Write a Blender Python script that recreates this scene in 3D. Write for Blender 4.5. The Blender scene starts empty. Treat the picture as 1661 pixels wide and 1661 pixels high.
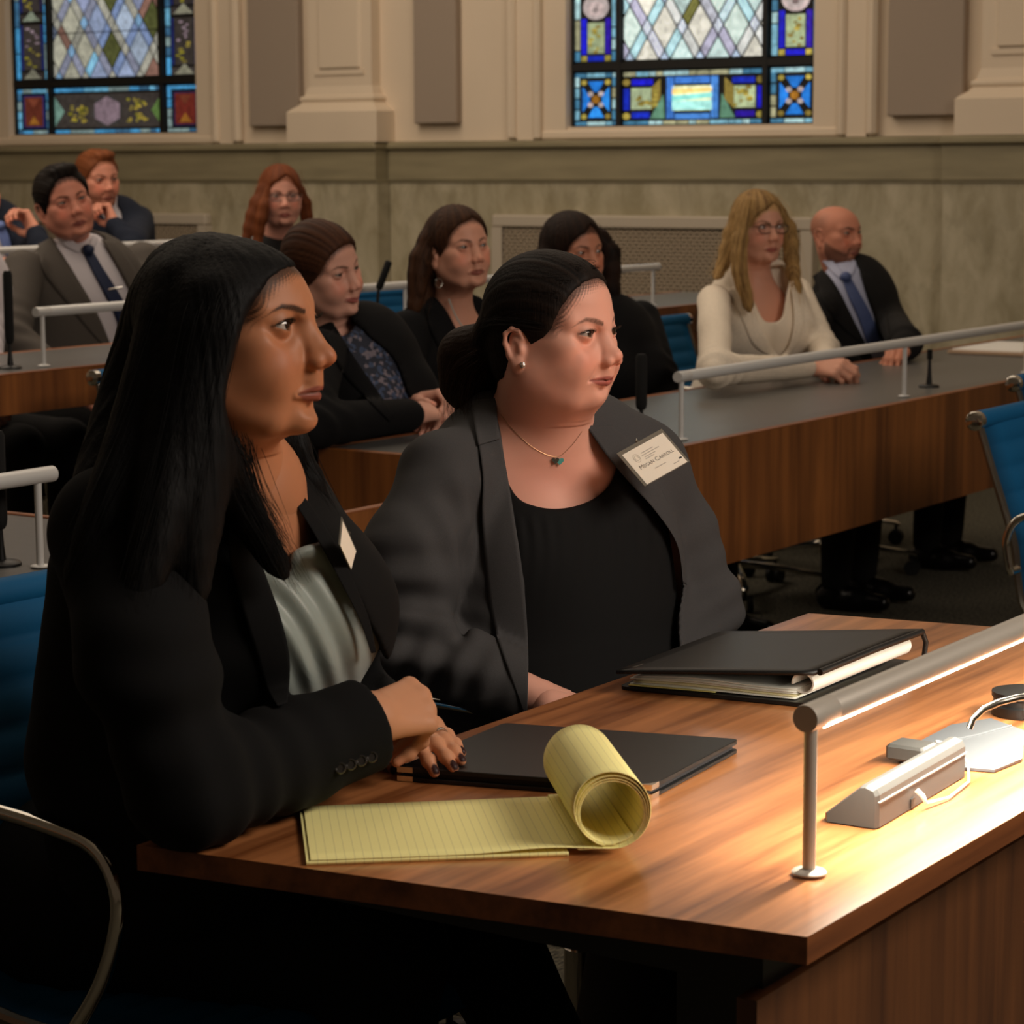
import bpy, math, random
import numpy as np
from mathutils import Vector, Matrix
random.seed(7); RNG = np.random.default_rng(7)
SC = bpy.context.scene
COL = SC.collection
# ---------------------------------------------------------------- camera
# room axes: +X runs along the desks to the stained-glass wall, +Y runs back through the rows
F_PX = 3900.0
PITCH = math.atan(562.0/F_PX); ROLL = math.radians(-0.25); HEAD = math.radians(33.7); EYE = 1.38
cam = bpy.data.cameras.new('camera'); cam_ob = bpy.data.objects.new('camera', cam); COL.objects.link(cam_ob)
cam.sensor_width = 36.0; cam.lens = 36.0*F_PX/1661.0
fw = Vector((math.cos(HEAD)*math.cos(PITCH), math.sin(HEAD)*math.cos(PITCH), -math.sin(PITCH)))
rt = Vector((math.sin(HEAD), -math.cos(HEAD), 0)); up = rt.cross(fw)
rt, up = rt*math.cos(ROLL)+up*math.sin(ROLL)*1, up*math.cos(ROLL)-rt*math.sin(ROLL)
cam_ob.matrix_world = Matrix(((rt.x, up.x, -fw.x, 0), (rt.y, up.y, -fw.y, 0), (rt.z, up.z, -fw.z, EYE), (0, 0, 0, 1)))
cam.dof.use_dof = True; cam.dof.focus_distance = 3.05; cam.dof.aperture_fstop = 13.0
cam.clip_start = 0.05
SC.camera = cam_ob
_fw = np.array(fw); _rt = np.array(rt); _up = np.array(up); _eye = np.array((0, 0, EYE))
def ray(px, py):
    return _fw + _rt*((px-830.5)/F_PX) - _up*((py-830.5)/F_PX)
def P(px, py, d):                     # a point seen at a place of the photograph, d metres deep
    return _eye + ray(px, py)*d
def on_z(px, py, z):
    r = ray(px, py); return _eye + r*((z-EYE)/r[2])
def on_x(px, py, x):
    r = ray(px, py); return _eye + r*(x/r[0])
def proj(p):
    q = np.asarray(p, float)-_eye; d = q@_fw
    return np.stack([830.5+F_PX*(q@_rt)/d, 830.5-F_PX*(q@_up)/d, d], -1)
# ---------------------------------------------------------------- light and exposure
w = bpy.data.worlds.new('world'); SC.world = w; w.use_nodes = True
w.node_tree.nodes['Background'].inputs[0].default_value = (1.0, 0.72, 0.48, 1)
w.node_tree.nodes['Background'].inputs[1].default_value = 0.05
def area(name, loc, target, sx, sy, power, col, spread=180):
    l = bpy.data.lights.new(name, 'AREA'); l.shape = 'RECTANGLE'; l.size = sx; l.size_y = sy
    l.energy = power; l.color = col; l.spread = math.radians(spread)
    o = bpy.data.objects.new(name, l); COL.objects.link(o); o.location = loc
    o.rotation_euler = (Vector(target)-Vector(loc)).to_track_quat('-Z', 'Y').to_euler()
    return o
area('ceiling_light_rows', (5.5, 5.0, 4.6), (5.5, 5.0, 0), 6.5, 5.0, 105, (1.0, 0.83, 0.65))
area('ceiling_light_wall', (7.9, 6.8, 4.6), (9.8, 7.0, 1.2), 1.5, 9.0, 105, (1.0, 0.83, 0.66))
area('face_key_light', (2.7, -1.6, 3.1), (2.4, 1.8, 1.1), 2.2, 1.2, 102, (1.0, 0.86, 0.73))  # key light added to brighten the faces at the front table, not a fixture
SC.view_settings.view_transform = 'Standard'; SC.view_settings.look = 'None'
SC.view_settings.exposure = 0.0; SC.view_settings.gamma = 1.0
SC.view_settings.use_curve_mapping = False
# ---------------------------------------------------------------- helpers: materials
def lin(c):
    return tuple((x/255/12.92 if x/255 <= 0.04045 else ((x/255+0.055)/1.055)**2.4) for x in c)
_M = {}
def mat(name, col=(0.5, 0.5, 0.5), rough=0.6, metal=0.0, spec=0.5, sheen=0.0, sss=0.0, emit=None, es=0.0, attr=False,
        noise=None, bump=None, coat=0.0, alpha=1.0, trans=0.0, ior=1.45):
    """noise=(scale3, amount, detail) multiplies colour; bump=(scale3, strength, dist)"""
    if name in _M: return _M[name]
    m = bpy.data.materials.new(name); m.use_nodes = True; nt = m.node_tree; b = nt.nodes['Principled BSDF']
    b.inputs['Base Color'].default_value = (*col, 1); b.inputs['Roughness'].default_value = rough
    b.inputs['Metallic'].default_value = metal; b.inputs['Specular IOR Level'].default_value = spec
    b.inputs['Sheen Weight'].default_value = sheen; b.inputs['Coat Weight'].default_value = coat
    b.inputs['Coat Roughness'].default_value = 0.12
    b.inputs['Alpha'].default_value = alpha; b.inputs['Transmission Weight'].default_value = trans; b.inputs['IOR'].default_value = ior
    if sss:
        b.inputs['Subsurface Weight'].default_value = sss
        b.inputs['Subsurface Radius'].default_value = (0.012, 0.005, 0.003); b.inputs['Subsurface Scale'].default_value = 0.6
    if emit: b.inputs['Emission Color'].default_value = (*emit, 1); b.inputs['Emission Strength'].default_value = es
    src = None
    if attr:
        a = nt.nodes.new('ShaderNodeAttribute'); a.attribute_name = 'Col'; src = a.outputs['Color']
    tc = nt.nodes.new('ShaderNodeTexCoord')
    def tex(sc, det):
        mp = nt.nodes.new('ShaderNodeMapping'); nt.links.new(tc.outputs['Object'], mp.inputs[0]); mp.inputs['Scale'].default_value = sc
        n = nt.nodes.new('ShaderNodeTexNoise'); n.inputs['Scale'].default_value = 1.0; n.inputs['Detail'].default_value = det
        nt.links.new(mp.outputs[0], n.inputs[0]); return n.outputs[0]
    if noise:
        n = tex(noise[0], noise[2]); mr = nt.nodes.new('ShaderNodeMapRange'); nt.links.new(n, mr.inputs[0])
        mr.inputs[1].default_value = 0.3; mr.inputs[2].default_value = 0.7
        mr.inputs[3].default_value = 1-noise[1]; mr.inputs[4].default_value = 1+noise[1]
        mx = nt.nodes.new('ShaderNodeMix'); mx.data_type = 'RGBA'; mx.blend_type = 'MULTIPLY'; mx.inputs[0].default_value = 1
        if src: nt.links.new(src, mx.inputs[6])
        else: mx.inputs[6].default_value = (*col, 1)
        nt.links.new(mr.outputs[0], mx.inputs[7]); src = mx.outputs[2]
    if src: nt.links.new(src, b.inputs['Base Color'])
    if bump:
        bp = nt.nodes.new('ShaderNodeBump'); bp.inputs['Strength'].default_value = bump[1]; bp.inputs['Distance'].default_value = bump[2]
        nt.links.new(tex(bump[0], 3), bp.inputs['Height']); nt.links.new(bp.outputs[0], b.inputs['Normal'])
    _M[name] = m; return m
def wood(name, dark, light, axis='z', stretch=14.0, rough=0.35, coat=0.3, scale=1.0):
    """veneer: long grain along one axis"""
    if name in _M: return _M[name]
    m = bpy.data.materials.new(name); m.use_nodes = True; nt = m.node_tree; b = nt.nodes['Principled BSDF']
    b.inputs['Roughness'].default_value = rough; b.inputs['Coat Weight'].default_value = coat; b.inputs['Coat Roughness'].default_value = 0.15
    tc = nt.nodes.new('ShaderNodeTexCoord'); mp = nt.nodes.new('ShaderNodeMapping'); nt.links.new(tc.outputs['Object'], mp.inputs[0])
    s = {'x': (1.0, stretch, stretch), 'y': (stretch, 1.0, stretch), 'z': (stretch, stretch, 0.6)}[axis]
    mp.inputs['Scale'].default_value = tuple(k*scale for k in s)
    n1 = nt.nodes.new('ShaderNodeTexNoise'); n1.inputs['Scale'].default_value = 1.0; n1.inputs['Detail'].default_value = 5; n1.inputs['Distortion'].default_value = 0.6
    n2 = nt.nodes.new('ShaderNodeTexNoise'); n2.inputs['Scale'].default_value = 5.0; n2.inputs['Detail'].default_value = 6
    nt.links.new(mp.outputs[0], n1.inputs[0]); nt.links.new(mp.outputs[0], n2.inputs[0])
    ad = nt.nodes.new('ShaderNodeMath'); ad.operation = 'MULTIPLY_ADD'; nt.links.new(n2.outputs[0], ad.inputs[0]); ad.inputs[1].default_value = 0.45
    nt.links.new(n1.outputs[0], ad.inputs[2])
    cr = nt.nodes.new('ShaderNodeValToRGB'); nt.links.new(ad.outputs[0], cr.inputs[0])
    e = cr.color_ramp.elements; e[0].position = 0.52; e[0].color = (*dark, 1); e[1].position = 0.9; e[1].color = (*light, 1)
    nt.links.new(cr.outputs[0], b.inputs['Base Color']); _M[name] = m; return m
# ---------------------------------------------------------------- helpers: objects
def link(name, me, m=None, parent=None):
    o = bpy.data.objects.new(name, me); COL.objects.link(o)
    if m is not None:
        for mm in (m if isinstance(m, (list, tuple)) else [m]): me.materials.append(mm)
    if parent is not None: o.parent = parent
    return o
def tag(o, label=None, cat=None, group=None, kind=None):
    if label: o['label'] = label
    if cat: o['category'] = cat
    if group: o['group'] = group
    if kind: o['kind'] = kind
    return o
def thing(name, label, cat, loc=(0, 0, 0), rz=0.0, group=None):
    o = bpy.data.objects.new(name, None); COL.objects.link(o); o.location = loc; o.rotation_euler = (0, 0, rz)
    o.empty_display_size = 0.05
    return tag(o, label, cat, group)
def reparent(o, root):               # geometry given in room coordinates, root somewhere in the room
    bpy.context.view_layer.update(); o.parent = root
    o.matrix_parent_inverse = (Matrix.Translation(root.location) @ root.rotation_euler.to_matrix().to_4x4()).inverted(); return o
class MB:
    """collects simple solids into one mesh"""
    def __init__(s): s.v = []; s.f = []; s.mi = []
    def add(s, v, f, mi=0):
        n = len(s.v); s.v += [tuple(map(float, p)) for p in v]; s.f += [tuple(n+i for i in q) for q in f]; s.mi += [mi]*len(f); return s
    def box(s, a, b, mi=0, bev=0.0):
        (x0, y0, z0), (x1, y1, z1) = [min(p) for p in zip(a, b)], [max(p) for p in zip(a, b)]
        if bev <= 0:
            return s.add([(x0,y0,z0),(x1,y0,z0),(x1,y1,z0),(x0,y1,z0),(x0,y0,z1),(x1,y0,z1),(x1,y1,z1),(x0,y1,z1)],
                         [(3,2,1,0),(4,5,6,7),(0,1,5,4),(1,2,6,5),(2,3,7,6),(3,0,4,7)], mi)
        c = bev; v = []
        for z, i in ((z0, c), (z0+c, 0), (z1-c, 0), (z1, c)):
            X0, X1, Y0, Y1 = x0+i, x1-i, y0+i, y1-i; q = c if i == 0 else c*0.6
            v += [(X0+q,Y0,z),(X1-q,Y0,z),(X1,Y0+q,z),(X1,Y1-q,z),(X1-q,Y1,z),(X0+q,Y1,z),(X0,Y1-q,z),(X0,Y0+q,z)]
        f = [tuple(range(7, -1, -1)), tuple(range(24, 32))]
        for k in range(3):
            for i in range(8): f.append((k*8+i, k*8+(i+1) % 8, k*8+8+(i+1) % 8, k*8+8+i))
        return s.add(v, f, mi)
    def tube(s, pts, r, n=12, mi=0, cap=True, flat=None):
        pts = [Vector(p) for p in pts]; rr = r if isinstance(r, (list, tuple)) else [r]*len(pts)
        v = []; f = []; ref = None
        for i, p in enumerate(pts):
            t = (pts[min(i+1, len(pts)-1)]-pts[max(i-1, 0)])
            t = t.normalized() if t.length > 1e-9 else Vector((0, 0, 1))
            if ref is None: ref = Vector((0, 0, 1)) if abs(t.z) < 0.9 else Vector((1, 0, 0))
            a = (ref - t*ref.dot(t)).normalized(); b = t.cross(a); ref = a
            for k in range(n):
                g = 2*math.pi*k/n
                v.append(p + (a*math.cos(g)*(flat if flat else 1) + b*math.sin(g))*rr[i])
        for i in range(len(pts)-1):
            for k in range(n): f.append((i*n+k, i*n+(k+1) % n, (i+1)*n+(k+1) % n, (i+1)*n+k))
        if cap: f.append(tuple(range(n-1, -1, -1))); f.append(tuple((len(pts)-1)*n+k for k in range(n)))
        return s.add(v, f, mi)
    def lathe(s, prof, n=24, c=(0, 0, 0), mi=0, axis='z'):
        v = []; f = []
        for (r, z) in prof:
            for k in range(n):
                g = 2*math.pi*k/n; q = (r*math.cos(g), r*math.sin(g), z)
                if axis == 'x': q = (z, q[0], q[1])
                if axis == 'y': q = (q[1], z, q[0])
                v.append((c[0]+q[0], c[1]+q[1], c[2]+q[2]))
        for i in range(len(prof)-1):
            for k in range(n): f.append((i*n+k, i*n+(k+1) % n, (i+1)*n+(k+1) % n, (i+1)*n+k))
        f.append(tuple(range(n-1, -1, -1))); f.append(tuple((len(prof)-1)*n+k for k in range(n)))
        return s.add(v, f, mi)
    def prism(s, poly, ext, mi=0):       # poly: list of 3D points, ext: vector
        n = len(poly); e = np.asarray(ext, float); a = [np.asarray(p, float) for p in poly]
        v = a + [p+e for p in a]
        f = [tuple(range(n-1, -1, -1)), tuple(range(n, 2*n))] + [(i, (i+1) % n, n+(i+1) % n, n+i) for i in range(n)]
        return s.add(v, f, mi)
    def build(s, name, m, parent=None, smooth=False, world=False):
        me = bpy.data.meshes.new(name); me.from_pydata(s.v, [], s.f)
        o = link(name, me, m)
        me.polygons.foreach_set('material_index', s.mi)
        import bmesh
        bm = bmesh.new(); bm.from_mesh(me); bmesh.ops.recalc_face_normals(bm, faces=bm.faces)
        if smooth:
            for q in bm.faces: q.smooth = True
            for e in bm.edges:
                if len(e.link_faces) == 2 and e.calc_face_angle(0) > 0.7: e.smooth = False
        bm.to_mesh(me); bm.free()
        if parent is not None:
            if world: reparent(o, parent)
            else: o.parent = parent
        return o
# ---------------------------------------------------------------- helpers: signed-distance modelling
class Pr:
    def __init__(s, lo, hi, fn, op='u', k=0.0): s.lo = np.array(lo, float); s.hi = np.array(hi, float); s.fn = fn; s.op = op; s.k = k
def ell(c, r, R=None, op='u', k=0.01, sym=False):
    c = np.asarray(c, float); r = np.asarray(r, float); m = max(r)
    lo, hi = (c-r, c+r) if R is None else (c-m, c+m)
    if sym: lo = lo.copy(); hi = hi.copy(); hi[1] = max(hi[1], -lo[1]); lo[1] = -hi[1]
    def fn(x, y, z):
        if sym: y = np.abs(y)
        X, Y, Z = x-c[0], y-c[1], z-c[2]
        if R is not None: X, Y, Z = (R[0][0]*X+R[1][0]*Y+R[2][0]*Z, R[0][1]*X+R[1][1]*Y+R[2][1]*Z, R[0][2]*X+R[1][2]*Y+R[2][2]*Z)
        k0 = np.sqrt((X/r[0])**2+(Y/r[1])**2+(Z/r[2])**2); k1 = np.sqrt((X/r[0]**2)**2+(Y/r[1]**2)**2+(Z/r[2]**2)**2)
        return k0*(k0-1)/np.maximum(k1, 1e-6)
    return Pr(lo, hi, fn, op, k)
def cap(a, b, ra, rb=None, op='u', k=0.01, sym=False):
    a = np.asarray(a, float); b = np.asarray(b, float); rb = ra if rb is None else rb; m = max(ra, rb)
    lo = np.minimum(a, b)-m; hi = np.maximum(a, b)+m
    if sym: hi[1] = max(hi[1], -lo[1]); lo[1] = -hi[1]
    ab = b-a; L = max(float(ab@ab), 1e-12)
    def fn(x, y, z):
        if sym: y = np.abs(y)
        X, Y, Z = x-a[0], y-a[1], z-a[2]
        t = np.clip((X*ab[0]+Y*ab[1]+Z*ab[2])/L, 0, 1)
        return np.sqrt((X-t*ab[0])**2+(Y-t*ab[1])**2+(Z-t*ab[2])**2)-(ra+(rb-ra)*t)
    return Pr(lo, hi, fn, op, k)
def chain(pts, rs, op='u', k=0.006, sym=False):
    rs = rs if isinstance(rs, (list, tuple)) else [rs]*len(pts)
    return [cap(pts[i], pts[i+1], rs[i], rs[i+1], op, k, sym) for i in range(len(pts)-1)]
def evalf(prims, lo, hi, h, pad=None):
    lo = np.asarray(lo, float); n = np.ceil((np.asarray(hi)-lo)/h).astype(int)+1
    ax = [(lo[i]+h*np.arange(n[i])).astype(np.float32) for i in range(3)]
    F = np.full(n, 1.0, np.float32)
    for p in prims:
        e = (p.k*1.0+3*h)
        i0 = np.clip(np.floor((p.lo-e-lo)/h).astype(int), 0, n); i1 = np.clip(np.ceil((p.hi+e-lo)/h).astype(int)+1, 0, n)
        if np.any(i1 <= i0): continue
        sl = tuple(slice(a, b) for a, b in zip(i0, i1))
        x = ax[0][sl[0]][:, None, None]; y = ax[1][sl[1]][None, :, None]; z = ax[2][sl[2]][None, None, :]
        d = p.fn(x, y, z).astype(np.float32); A = F[sl]; k = p.k
        if p.op == 'u':
            if k > 0: hh = np.maximum(k-np.abs(A-d), 0)/k; F[sl] = np.minimum(A, d)-hh*hh*k*0.25
            else: F[sl] = np.minimum(A, d)
        elif p.op == 's':
            if k > 0: hh = np.maximum(k-np.abs(A+d), 0)/k; F[sl] = np.maximum(A, -d)+hh*hh*k*0.25
            else: F[sl] = np.maximum(A, -d)
        elif p.op == 'i':
            F[sl] = np.maximum(A, d)
        elif p.op == 'd': F[sl] = A + d          # additive displacement
    return F, lo
def nets(F, lo, h):
    s = F < 0; c = [s[:-1, :-1, :-1], s[1:, :-1, :-1], s[:-1, 1:, :-1], s[1:, 1:, :-1], s[:-1, :-1, 1:], s[1:, :-1, 1:], s[:-1, 1:, 1:], s[1:, 1:, 1:]]
    anyv = c[0].copy(); allv = c[0].copy()
    for q in c[1:]: anyv |= q; allv &= q
    I, J, K = np.nonzero(anyv & ~allv)
    idm = np.full(anyv.shape, -1, np.int32); idm[I, J, K] = np.arange(len(I))
    acc = np.zeros((len(I), 3)); cnt = np.zeros(len(I))
    for a in range(3):
        for o1 in (0, 1):
            for o2 in (0, 1):
                o = [0, 0, 0]; oth = [i for i in range(3) if i != a]; o[oth[0]] = o1; o[oth[1]] = o2
                f0 = F[I+o[0], J+o[1], K+o[2]]; o[a] = 1; f1 = F[I+o[0], J+o[1], K+o[2]]; o[a] = 0
                m = (f0 < 0) != (f1 < 0); t = np.where(m, f0/np.where(m, f0-f1, 1), 0)
                p = np.zeros((len(I), 3)); p[:, oth[0]] = o1; p[:, oth[1]] = o2; p[:, a] = t
                acc += p*m[:, None]; cnt += m
    V = np.stack([I, J, K], 1)+acc/np.maximum(cnt, 1)[:, None]; V = V*h+np.asarray(lo)[None]
    Q = []
    for a in range(3):
        sl0 = [slice(None)]*3; sl1 = [slice(None)]*3; sl0[a] = slice(None, -1); sl1[a] = slice(1, None)
        A = s[tuple(sl0)]; B = s[tuple(sl1)]; b, cc = (a+1) % 3, (a+2) % 3
        E = np.argwhere(A != B); E = E[(E[:, b] > 0) & (E[:, cc] > 0) & (E[:, b] < s.shape[b]-1) & (E[:, cc] < s.shape[cc]-1)]
        inside = A[tuple(E.T)]
        def cid(db, dc):
            e = E.copy(); e[:, b] += db; e[:, cc] += dc; return idm[tuple(e.T)]
        q = np.stack([cid(-1, -1), cid(0, -1), cid(0, 0), cid(-1, 0)], 1)
        q[~inside] = q[~inside][:, ::-1]; Q.append(q)
    Q = np.concatenate(Q); Q = Q[(Q >= 0).all(1)]
    return V, Q
def surf(prims, h, lo=None, hi=None):
    u = [p for p in prims if p.op == 'u']
    if lo is None: lo = np.min([p.lo for p in u], 0)-4*h
    if hi is None: hi = np.max([p.hi for p in u], 0)+4*h
    F, l = evalf(prims, lo, hi, h)
    return nets(F, l, h)
def npmesh(name, V, Q, m, parent=None, col=None, world=True, smooth=True):
    me = bpy.data.meshes.new(name); V = np.asarray(V, np.float32); Q = np.asarray(Q, np.int32); k = Q.shape[1]
    me.vertices.add(len(V)); me.vertices.foreach_set('co', V.ravel())
    me.loops.add(Q.size); me.loops.foreach_set('vertex_index', Q.ravel())
    me.polygons.add(len(Q)); me.polygons.foreach_set('loop_start', np.arange(0, Q.size, k, dtype=np.int32)); me.polygons.foreach_set('loop_total', np.full(len(Q), k, np.int32))
    me.polygons.foreach_set('use_smooth', np.full(len(Q), smooth)); me.update(calc_edges=True); me.validate()
    if col is not None:
        a = me.color_attributes.new('Col', 'FLOAT_COLOR', 'POINT'); c = np.ones((len(me.vertices), 4), np.float32); c[:, :3] = col[:len(me.vertices)]
        a.data.foreach_set('color', c.ravel())
    o = link(name, me, m)
    if parent is not None:
        if world: reparent(o, parent)
        else: o.parent = parent
    return o
def fields(prims):                    # distance at scattered points (exact order of operations)
    def f(Pt):
        x, y, z = Pt[:, 0], Pt[:, 1], Pt[:, 2]; A = np.full(len(Pt), 1.0)
        for p in prims:
            d = p.fn(x, y, z); k = max(p.k, 1e-9)
            if p.op == 'u': hh = np.maximum(k-np.abs(A-d), 0)/k; A = np.minimum(A, d)-hh*hh*k*0.25
            elif p.op == 's': hh = np.maximum(k-np.abs(A+d), 0)/k; A = np.maximum(A, -d)+hh*hh*k*0.25
            elif p.op == 'i': A = np.maximum(A, d)
            elif p.op == 'd': A = A+d
        return A
    return f
def march(f, O, D, tmax, off=0.0, n=60):
    """sphere-trace rays O + t D to the surface f = off; returns points and hit flags"""
    O = np.asarray(O, float); D = np.asarray(D, float); D = D/np.linalg.norm(D, axis=1)[:, None]; t = np.zeros(len(O))
    for _ in range(n):
        d = f(O+D*t[:, None])-off; t = np.minimum(t+np.clip(d, -0.02, 0.05)*0.8, tmax)
    X = O+D*t[:, None]; return X, np.abs(f(X)-off) < 0.004
def inpoly(x, y, poly):
    r = np.zeros(x.shape, bool); n = len(poly)
    for i in range(n):
        x0, y0 = poly[i]; x1, y1 = poly[(i+1) % n]
        c = ((y0 > y) != (y1 > y)) & (x < (x1-x0)*(y-y0)/(y1-y0+1e-12)+x0); r ^= c
    return r
def polyd(x, y, poly):                # signed distance to a polygon, negative inside
    d = np.full(np.broadcast(x, y).shape, 1e9); n = len(poly)
    for i in range(n):
        x0, y0 = poly[i]; x1, y1 = poly[(i+1) % n]; ex, ey = x1-x0, y1-y0
        t = np.clip(((x-x0)*ex+(y-y0)*ey)/(ex*ex+ey*ey+1e-12), 0, 1)
        d = np.minimum(d, np.hypot(x-x0-t*ex, y-y0-t*ey))
    return np.where(inpoly(x, y, poly), -d, d)
def smooth_poly(p, n=4, closed=True):
    p = np.array(p, float); N = len(p); out = []
    rg = range(N) if closed else range(N-1)
    for i in rg:
        a, b, c, d = [p[j % N] if closed else p[min(max(j, 0), N-1)] for j in (i-1, i, i+1, i+2)]
        for k in range(n):
            t = k/n; out.append(0.5*((2*b)+(-a+c)*t+(2*a-5*b+4*c-d)*t*t+(-a+3*b-3*c+d)*t**3))
    if not closed: out.append(p[-1])
    return np.array(out)
def noise3(V, scale, seed=0):          # cheap smooth noise for cloth folds, range about -1..1
    r = np.random.default_rng(seed); s = 0
    for _ in range(6):
        k = r.normal(size=3); k = k/np.linalg.norm(k)*scale*r.uniform(0.6, 1.6); s = s+np.sin(V@k+r.uniform(0, 6.28))
    return s/3.5
# ================================================================ materials
M_cream = mat('cream_plaster', lin((222, 204, 180)), 0.7, noise=((2, 2, 2), 0.03, 2))
M_felt = mat('taupe_fabric_panel', lin((160, 144, 128)), 0.95, bump=((400, 400, 400), 0.15, 0.001))
M_metal_lt = mat('pale_satin_metal', lin((216, 216, 214)), 0.4, metal=0.25)
M_chrome = mat('polished_metal', lin((215, 210, 200)), 0.13, metal=1.0)
M_alu = mat('cast_aluminium', lin((150, 146, 138)), 0.28, metal=1.0)
M_black = mat('black_plastic', lin((14, 14, 15)), 0.4)
M_rubber = mat('black_rubber', lin((10, 10, 10)), 0.6)
M_blue = mat('teal_blue_upholstery', lin((4, 84, 130)), 0.7, spec=0.3, bump=((900, 900, 900), 0.2, 0.0006))
M_lam = mat('grey_laminate', lin((98, 97, 95)), 0.35, spec=0.5, noise=((60, 60, 60), 0.05, 2))
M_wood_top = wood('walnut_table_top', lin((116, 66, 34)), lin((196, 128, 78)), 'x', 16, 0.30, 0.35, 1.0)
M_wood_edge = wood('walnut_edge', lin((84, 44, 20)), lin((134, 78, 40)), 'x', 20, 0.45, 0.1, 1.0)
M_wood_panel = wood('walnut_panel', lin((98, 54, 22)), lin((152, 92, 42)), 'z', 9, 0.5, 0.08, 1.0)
M_wood_front = wood('shaded_walnut_front', lin((62, 33, 15)), lin((110, 66, 32)), 'z', 9, 0.5, 0.08)  # darker copy of the walnut, the front panel's shade put into its colour
M_wood_trim = wood('desk_edge_strip', lin((120, 66, 34)), lin((160, 96, 52)), 'x', 20, 0.45, 0.1)
def marble():
    m = bpy.data.materials.new('grey_green_marble'); m.use_nodes = True; nt = m.node_tree; b = nt.nodes['Principled BSDF']
    b.inputs['Roughness'].default_value = 0.45
    tc = nt.nodes.new('ShaderNodeTexCoord')
    mp = nt.nodes.new('ShaderNodeMapping'); nt.links.new(tc.outputs['Object'], mp.inputs[0]); mp.inputs['Rotation'].default_value = (0.6, 0, 0); mp.inputs['Scale'].default_value = (1, 5.0, 2.6)
    n = nt.nodes.new('ShaderNodeTexNoise'); n.inputs['Scale'].default_value = 1.6; n.inputs['Detail'].default_value = 8; n.inputs['Roughness'].default_value = 0.62; n.inputs['Distortion'].default_value = 0.4
    nt.links.new(mp.outputs[0], n.inputs[0])
    cr = nt.nodes.new('ShaderNodeValToRGB'); nt.links.new(n.outputs[0], cr.inputs[0]); e = cr.color_ramp.elements
    e[0].position = 0.36; e[0].color = (*lin((152, 142, 114)), 1); e[1].position = 0.66; e[1].color = (*lin((186, 176, 150)), 1)
    v = nt.nodes.new('ShaderNodeTexVoronoi'); v.feature = 'DISTANCE_TO_EDGE'; v.inputs['Scale'].default_value = 1.4
    mp2 = nt.nodes.new('ShaderNodeMapping'); nt.links.new(tc.outputs['Object'], mp2.inputs[0]); mp2.inputs['Scale'].default_value = (1, 2.2, 1.6)
    ad = nt.nodes.new('ShaderNodeMix'); ad.data_type = 'RGBA'; ad.inputs[0].default_value = 0.5
    nt.links.new(mp2.outputs[0], ad.inputs[6]); nt.links.new(n.outputs[1], ad.inputs[7]); nt.links.new(ad.outputs[2], v.inputs['Vector'])
    mr = nt.nodes.new('ShaderNodeMapRange'); nt.links.new(v.outputs[0], mr.inputs[0]); mr.inputs[1].default_value = 0; mr.inputs[2].default_value = 0.05; mr.inputs[3].default_value = 0.9; mr.inputs[4].default_value = 1
    mx = nt.nodes.new('ShaderNodeMix'); mx.data_type = 'RGBA'; mx.blend_type = 'MULTIPLY'; mx.inputs[0].default_value = 1
    nt.links.new(cr.outputs[0], mx.inputs[6]); nt.links.new(mr.outputs[0], mx.inputs[7]); nt.links.new(mx.outputs[2], b.inputs['Base Color'])
    return m
M_marble = marble()
M_band = mat('darker_marble_band', lin((146, 136, 108)), 0.45, noise=((1, 3, 22), 0.13, 6))
def carpet():
    m = bpy.data.materials.new('dark_carpet'); m.use_nodes = True; nt = m.node_tree; b = nt.nodes['Principled BSDF']; b.inputs['Roughness'].default_value = 1
    tc = nt.nodes.new('ShaderNodeTexCoord'); mp = nt.nodes.new('ShaderNodeMapping'); nt.links.new(tc.outputs['Object'], mp.inputs[0]); mp.inputs['Scale'].default_value = (55, 150, 55); mp.inputs['Rotation'].default_value = (0, 0, 0.5)
    n = nt.nodes.new('ShaderNodeTexNoise'); n.inputs['Scale'].default_value = 1; n.inputs['Detail'].default_value = 4; nt.links.new(mp.outputs[0], n.inputs[0])
    cr = nt.nodes.new('ShaderNodeValToRGB'); nt.links.new(n.outputs[0], cr.inputs[0]); e = cr.color_ramp.elements
    e[0].position = 0.35; e[0].color = (*lin((32, 30, 25)), 1); e[1].position = 0.68; e[1].color = (*lin((104, 98, 80)), 1)
    nt.links.new(cr.outputs[0], b.inputs['Base Color'])
    bp = nt.nodes.new('ShaderNodeBump'); bp.inputs['Strength'].default_value = 0.7; bp.inputs['Distance'].default_value = 0.006
    nt.links.new(n.outputs[0], bp.inputs['Height']); nt.links.new(bp.outputs[0], b.inputs['Normal']); return m
M_carpet = carpet()
# ================================================================ room shell
XW = 9.8
ZB, ZC = 0.05, 0.14                   # floor levels of the two rear tiers
fl = MB()
fl.box((-1.5, -4, -0.2), (XW, 4.3, 0)); fl.box((-1.5, 4.3, -0.2), (XW, 6.0, ZB)); fl.box((-1.5, 6.0, -0.2), (XW, 12, ZC))
tag(fl.build('floor', M_carpet), kind='structure')
WT = 4.6
W1 = (4.905, 6.21); W2 = (8.52, 9.905); WZ = (1.56, 3.3)
wl = MB()
for y0, y1 in ((-4, W1[0]), (W1[1], W2[0]), (W2[1], 12)): wl.box((XW, y0, 1.5), (XW+0.3, y1, WT))
for a, b in (W1, W2): wl.box((XW, a, 1.5), (XW+0.3, b, WZ[0])); wl.box((XW, a, WZ[1]), (XW+0.3, b, WT))
wl.box((XW+0.02, -4, 0), (XW+0.3, 12, 1.5))
tag(wl.build('wall_back', M_cream), kind='structure')
tag(MB().box((-1.5, 12.0, -.2), (XW+.3, 12.3, WT)).build('wall_left', M_cream), kind='structure')
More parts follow.
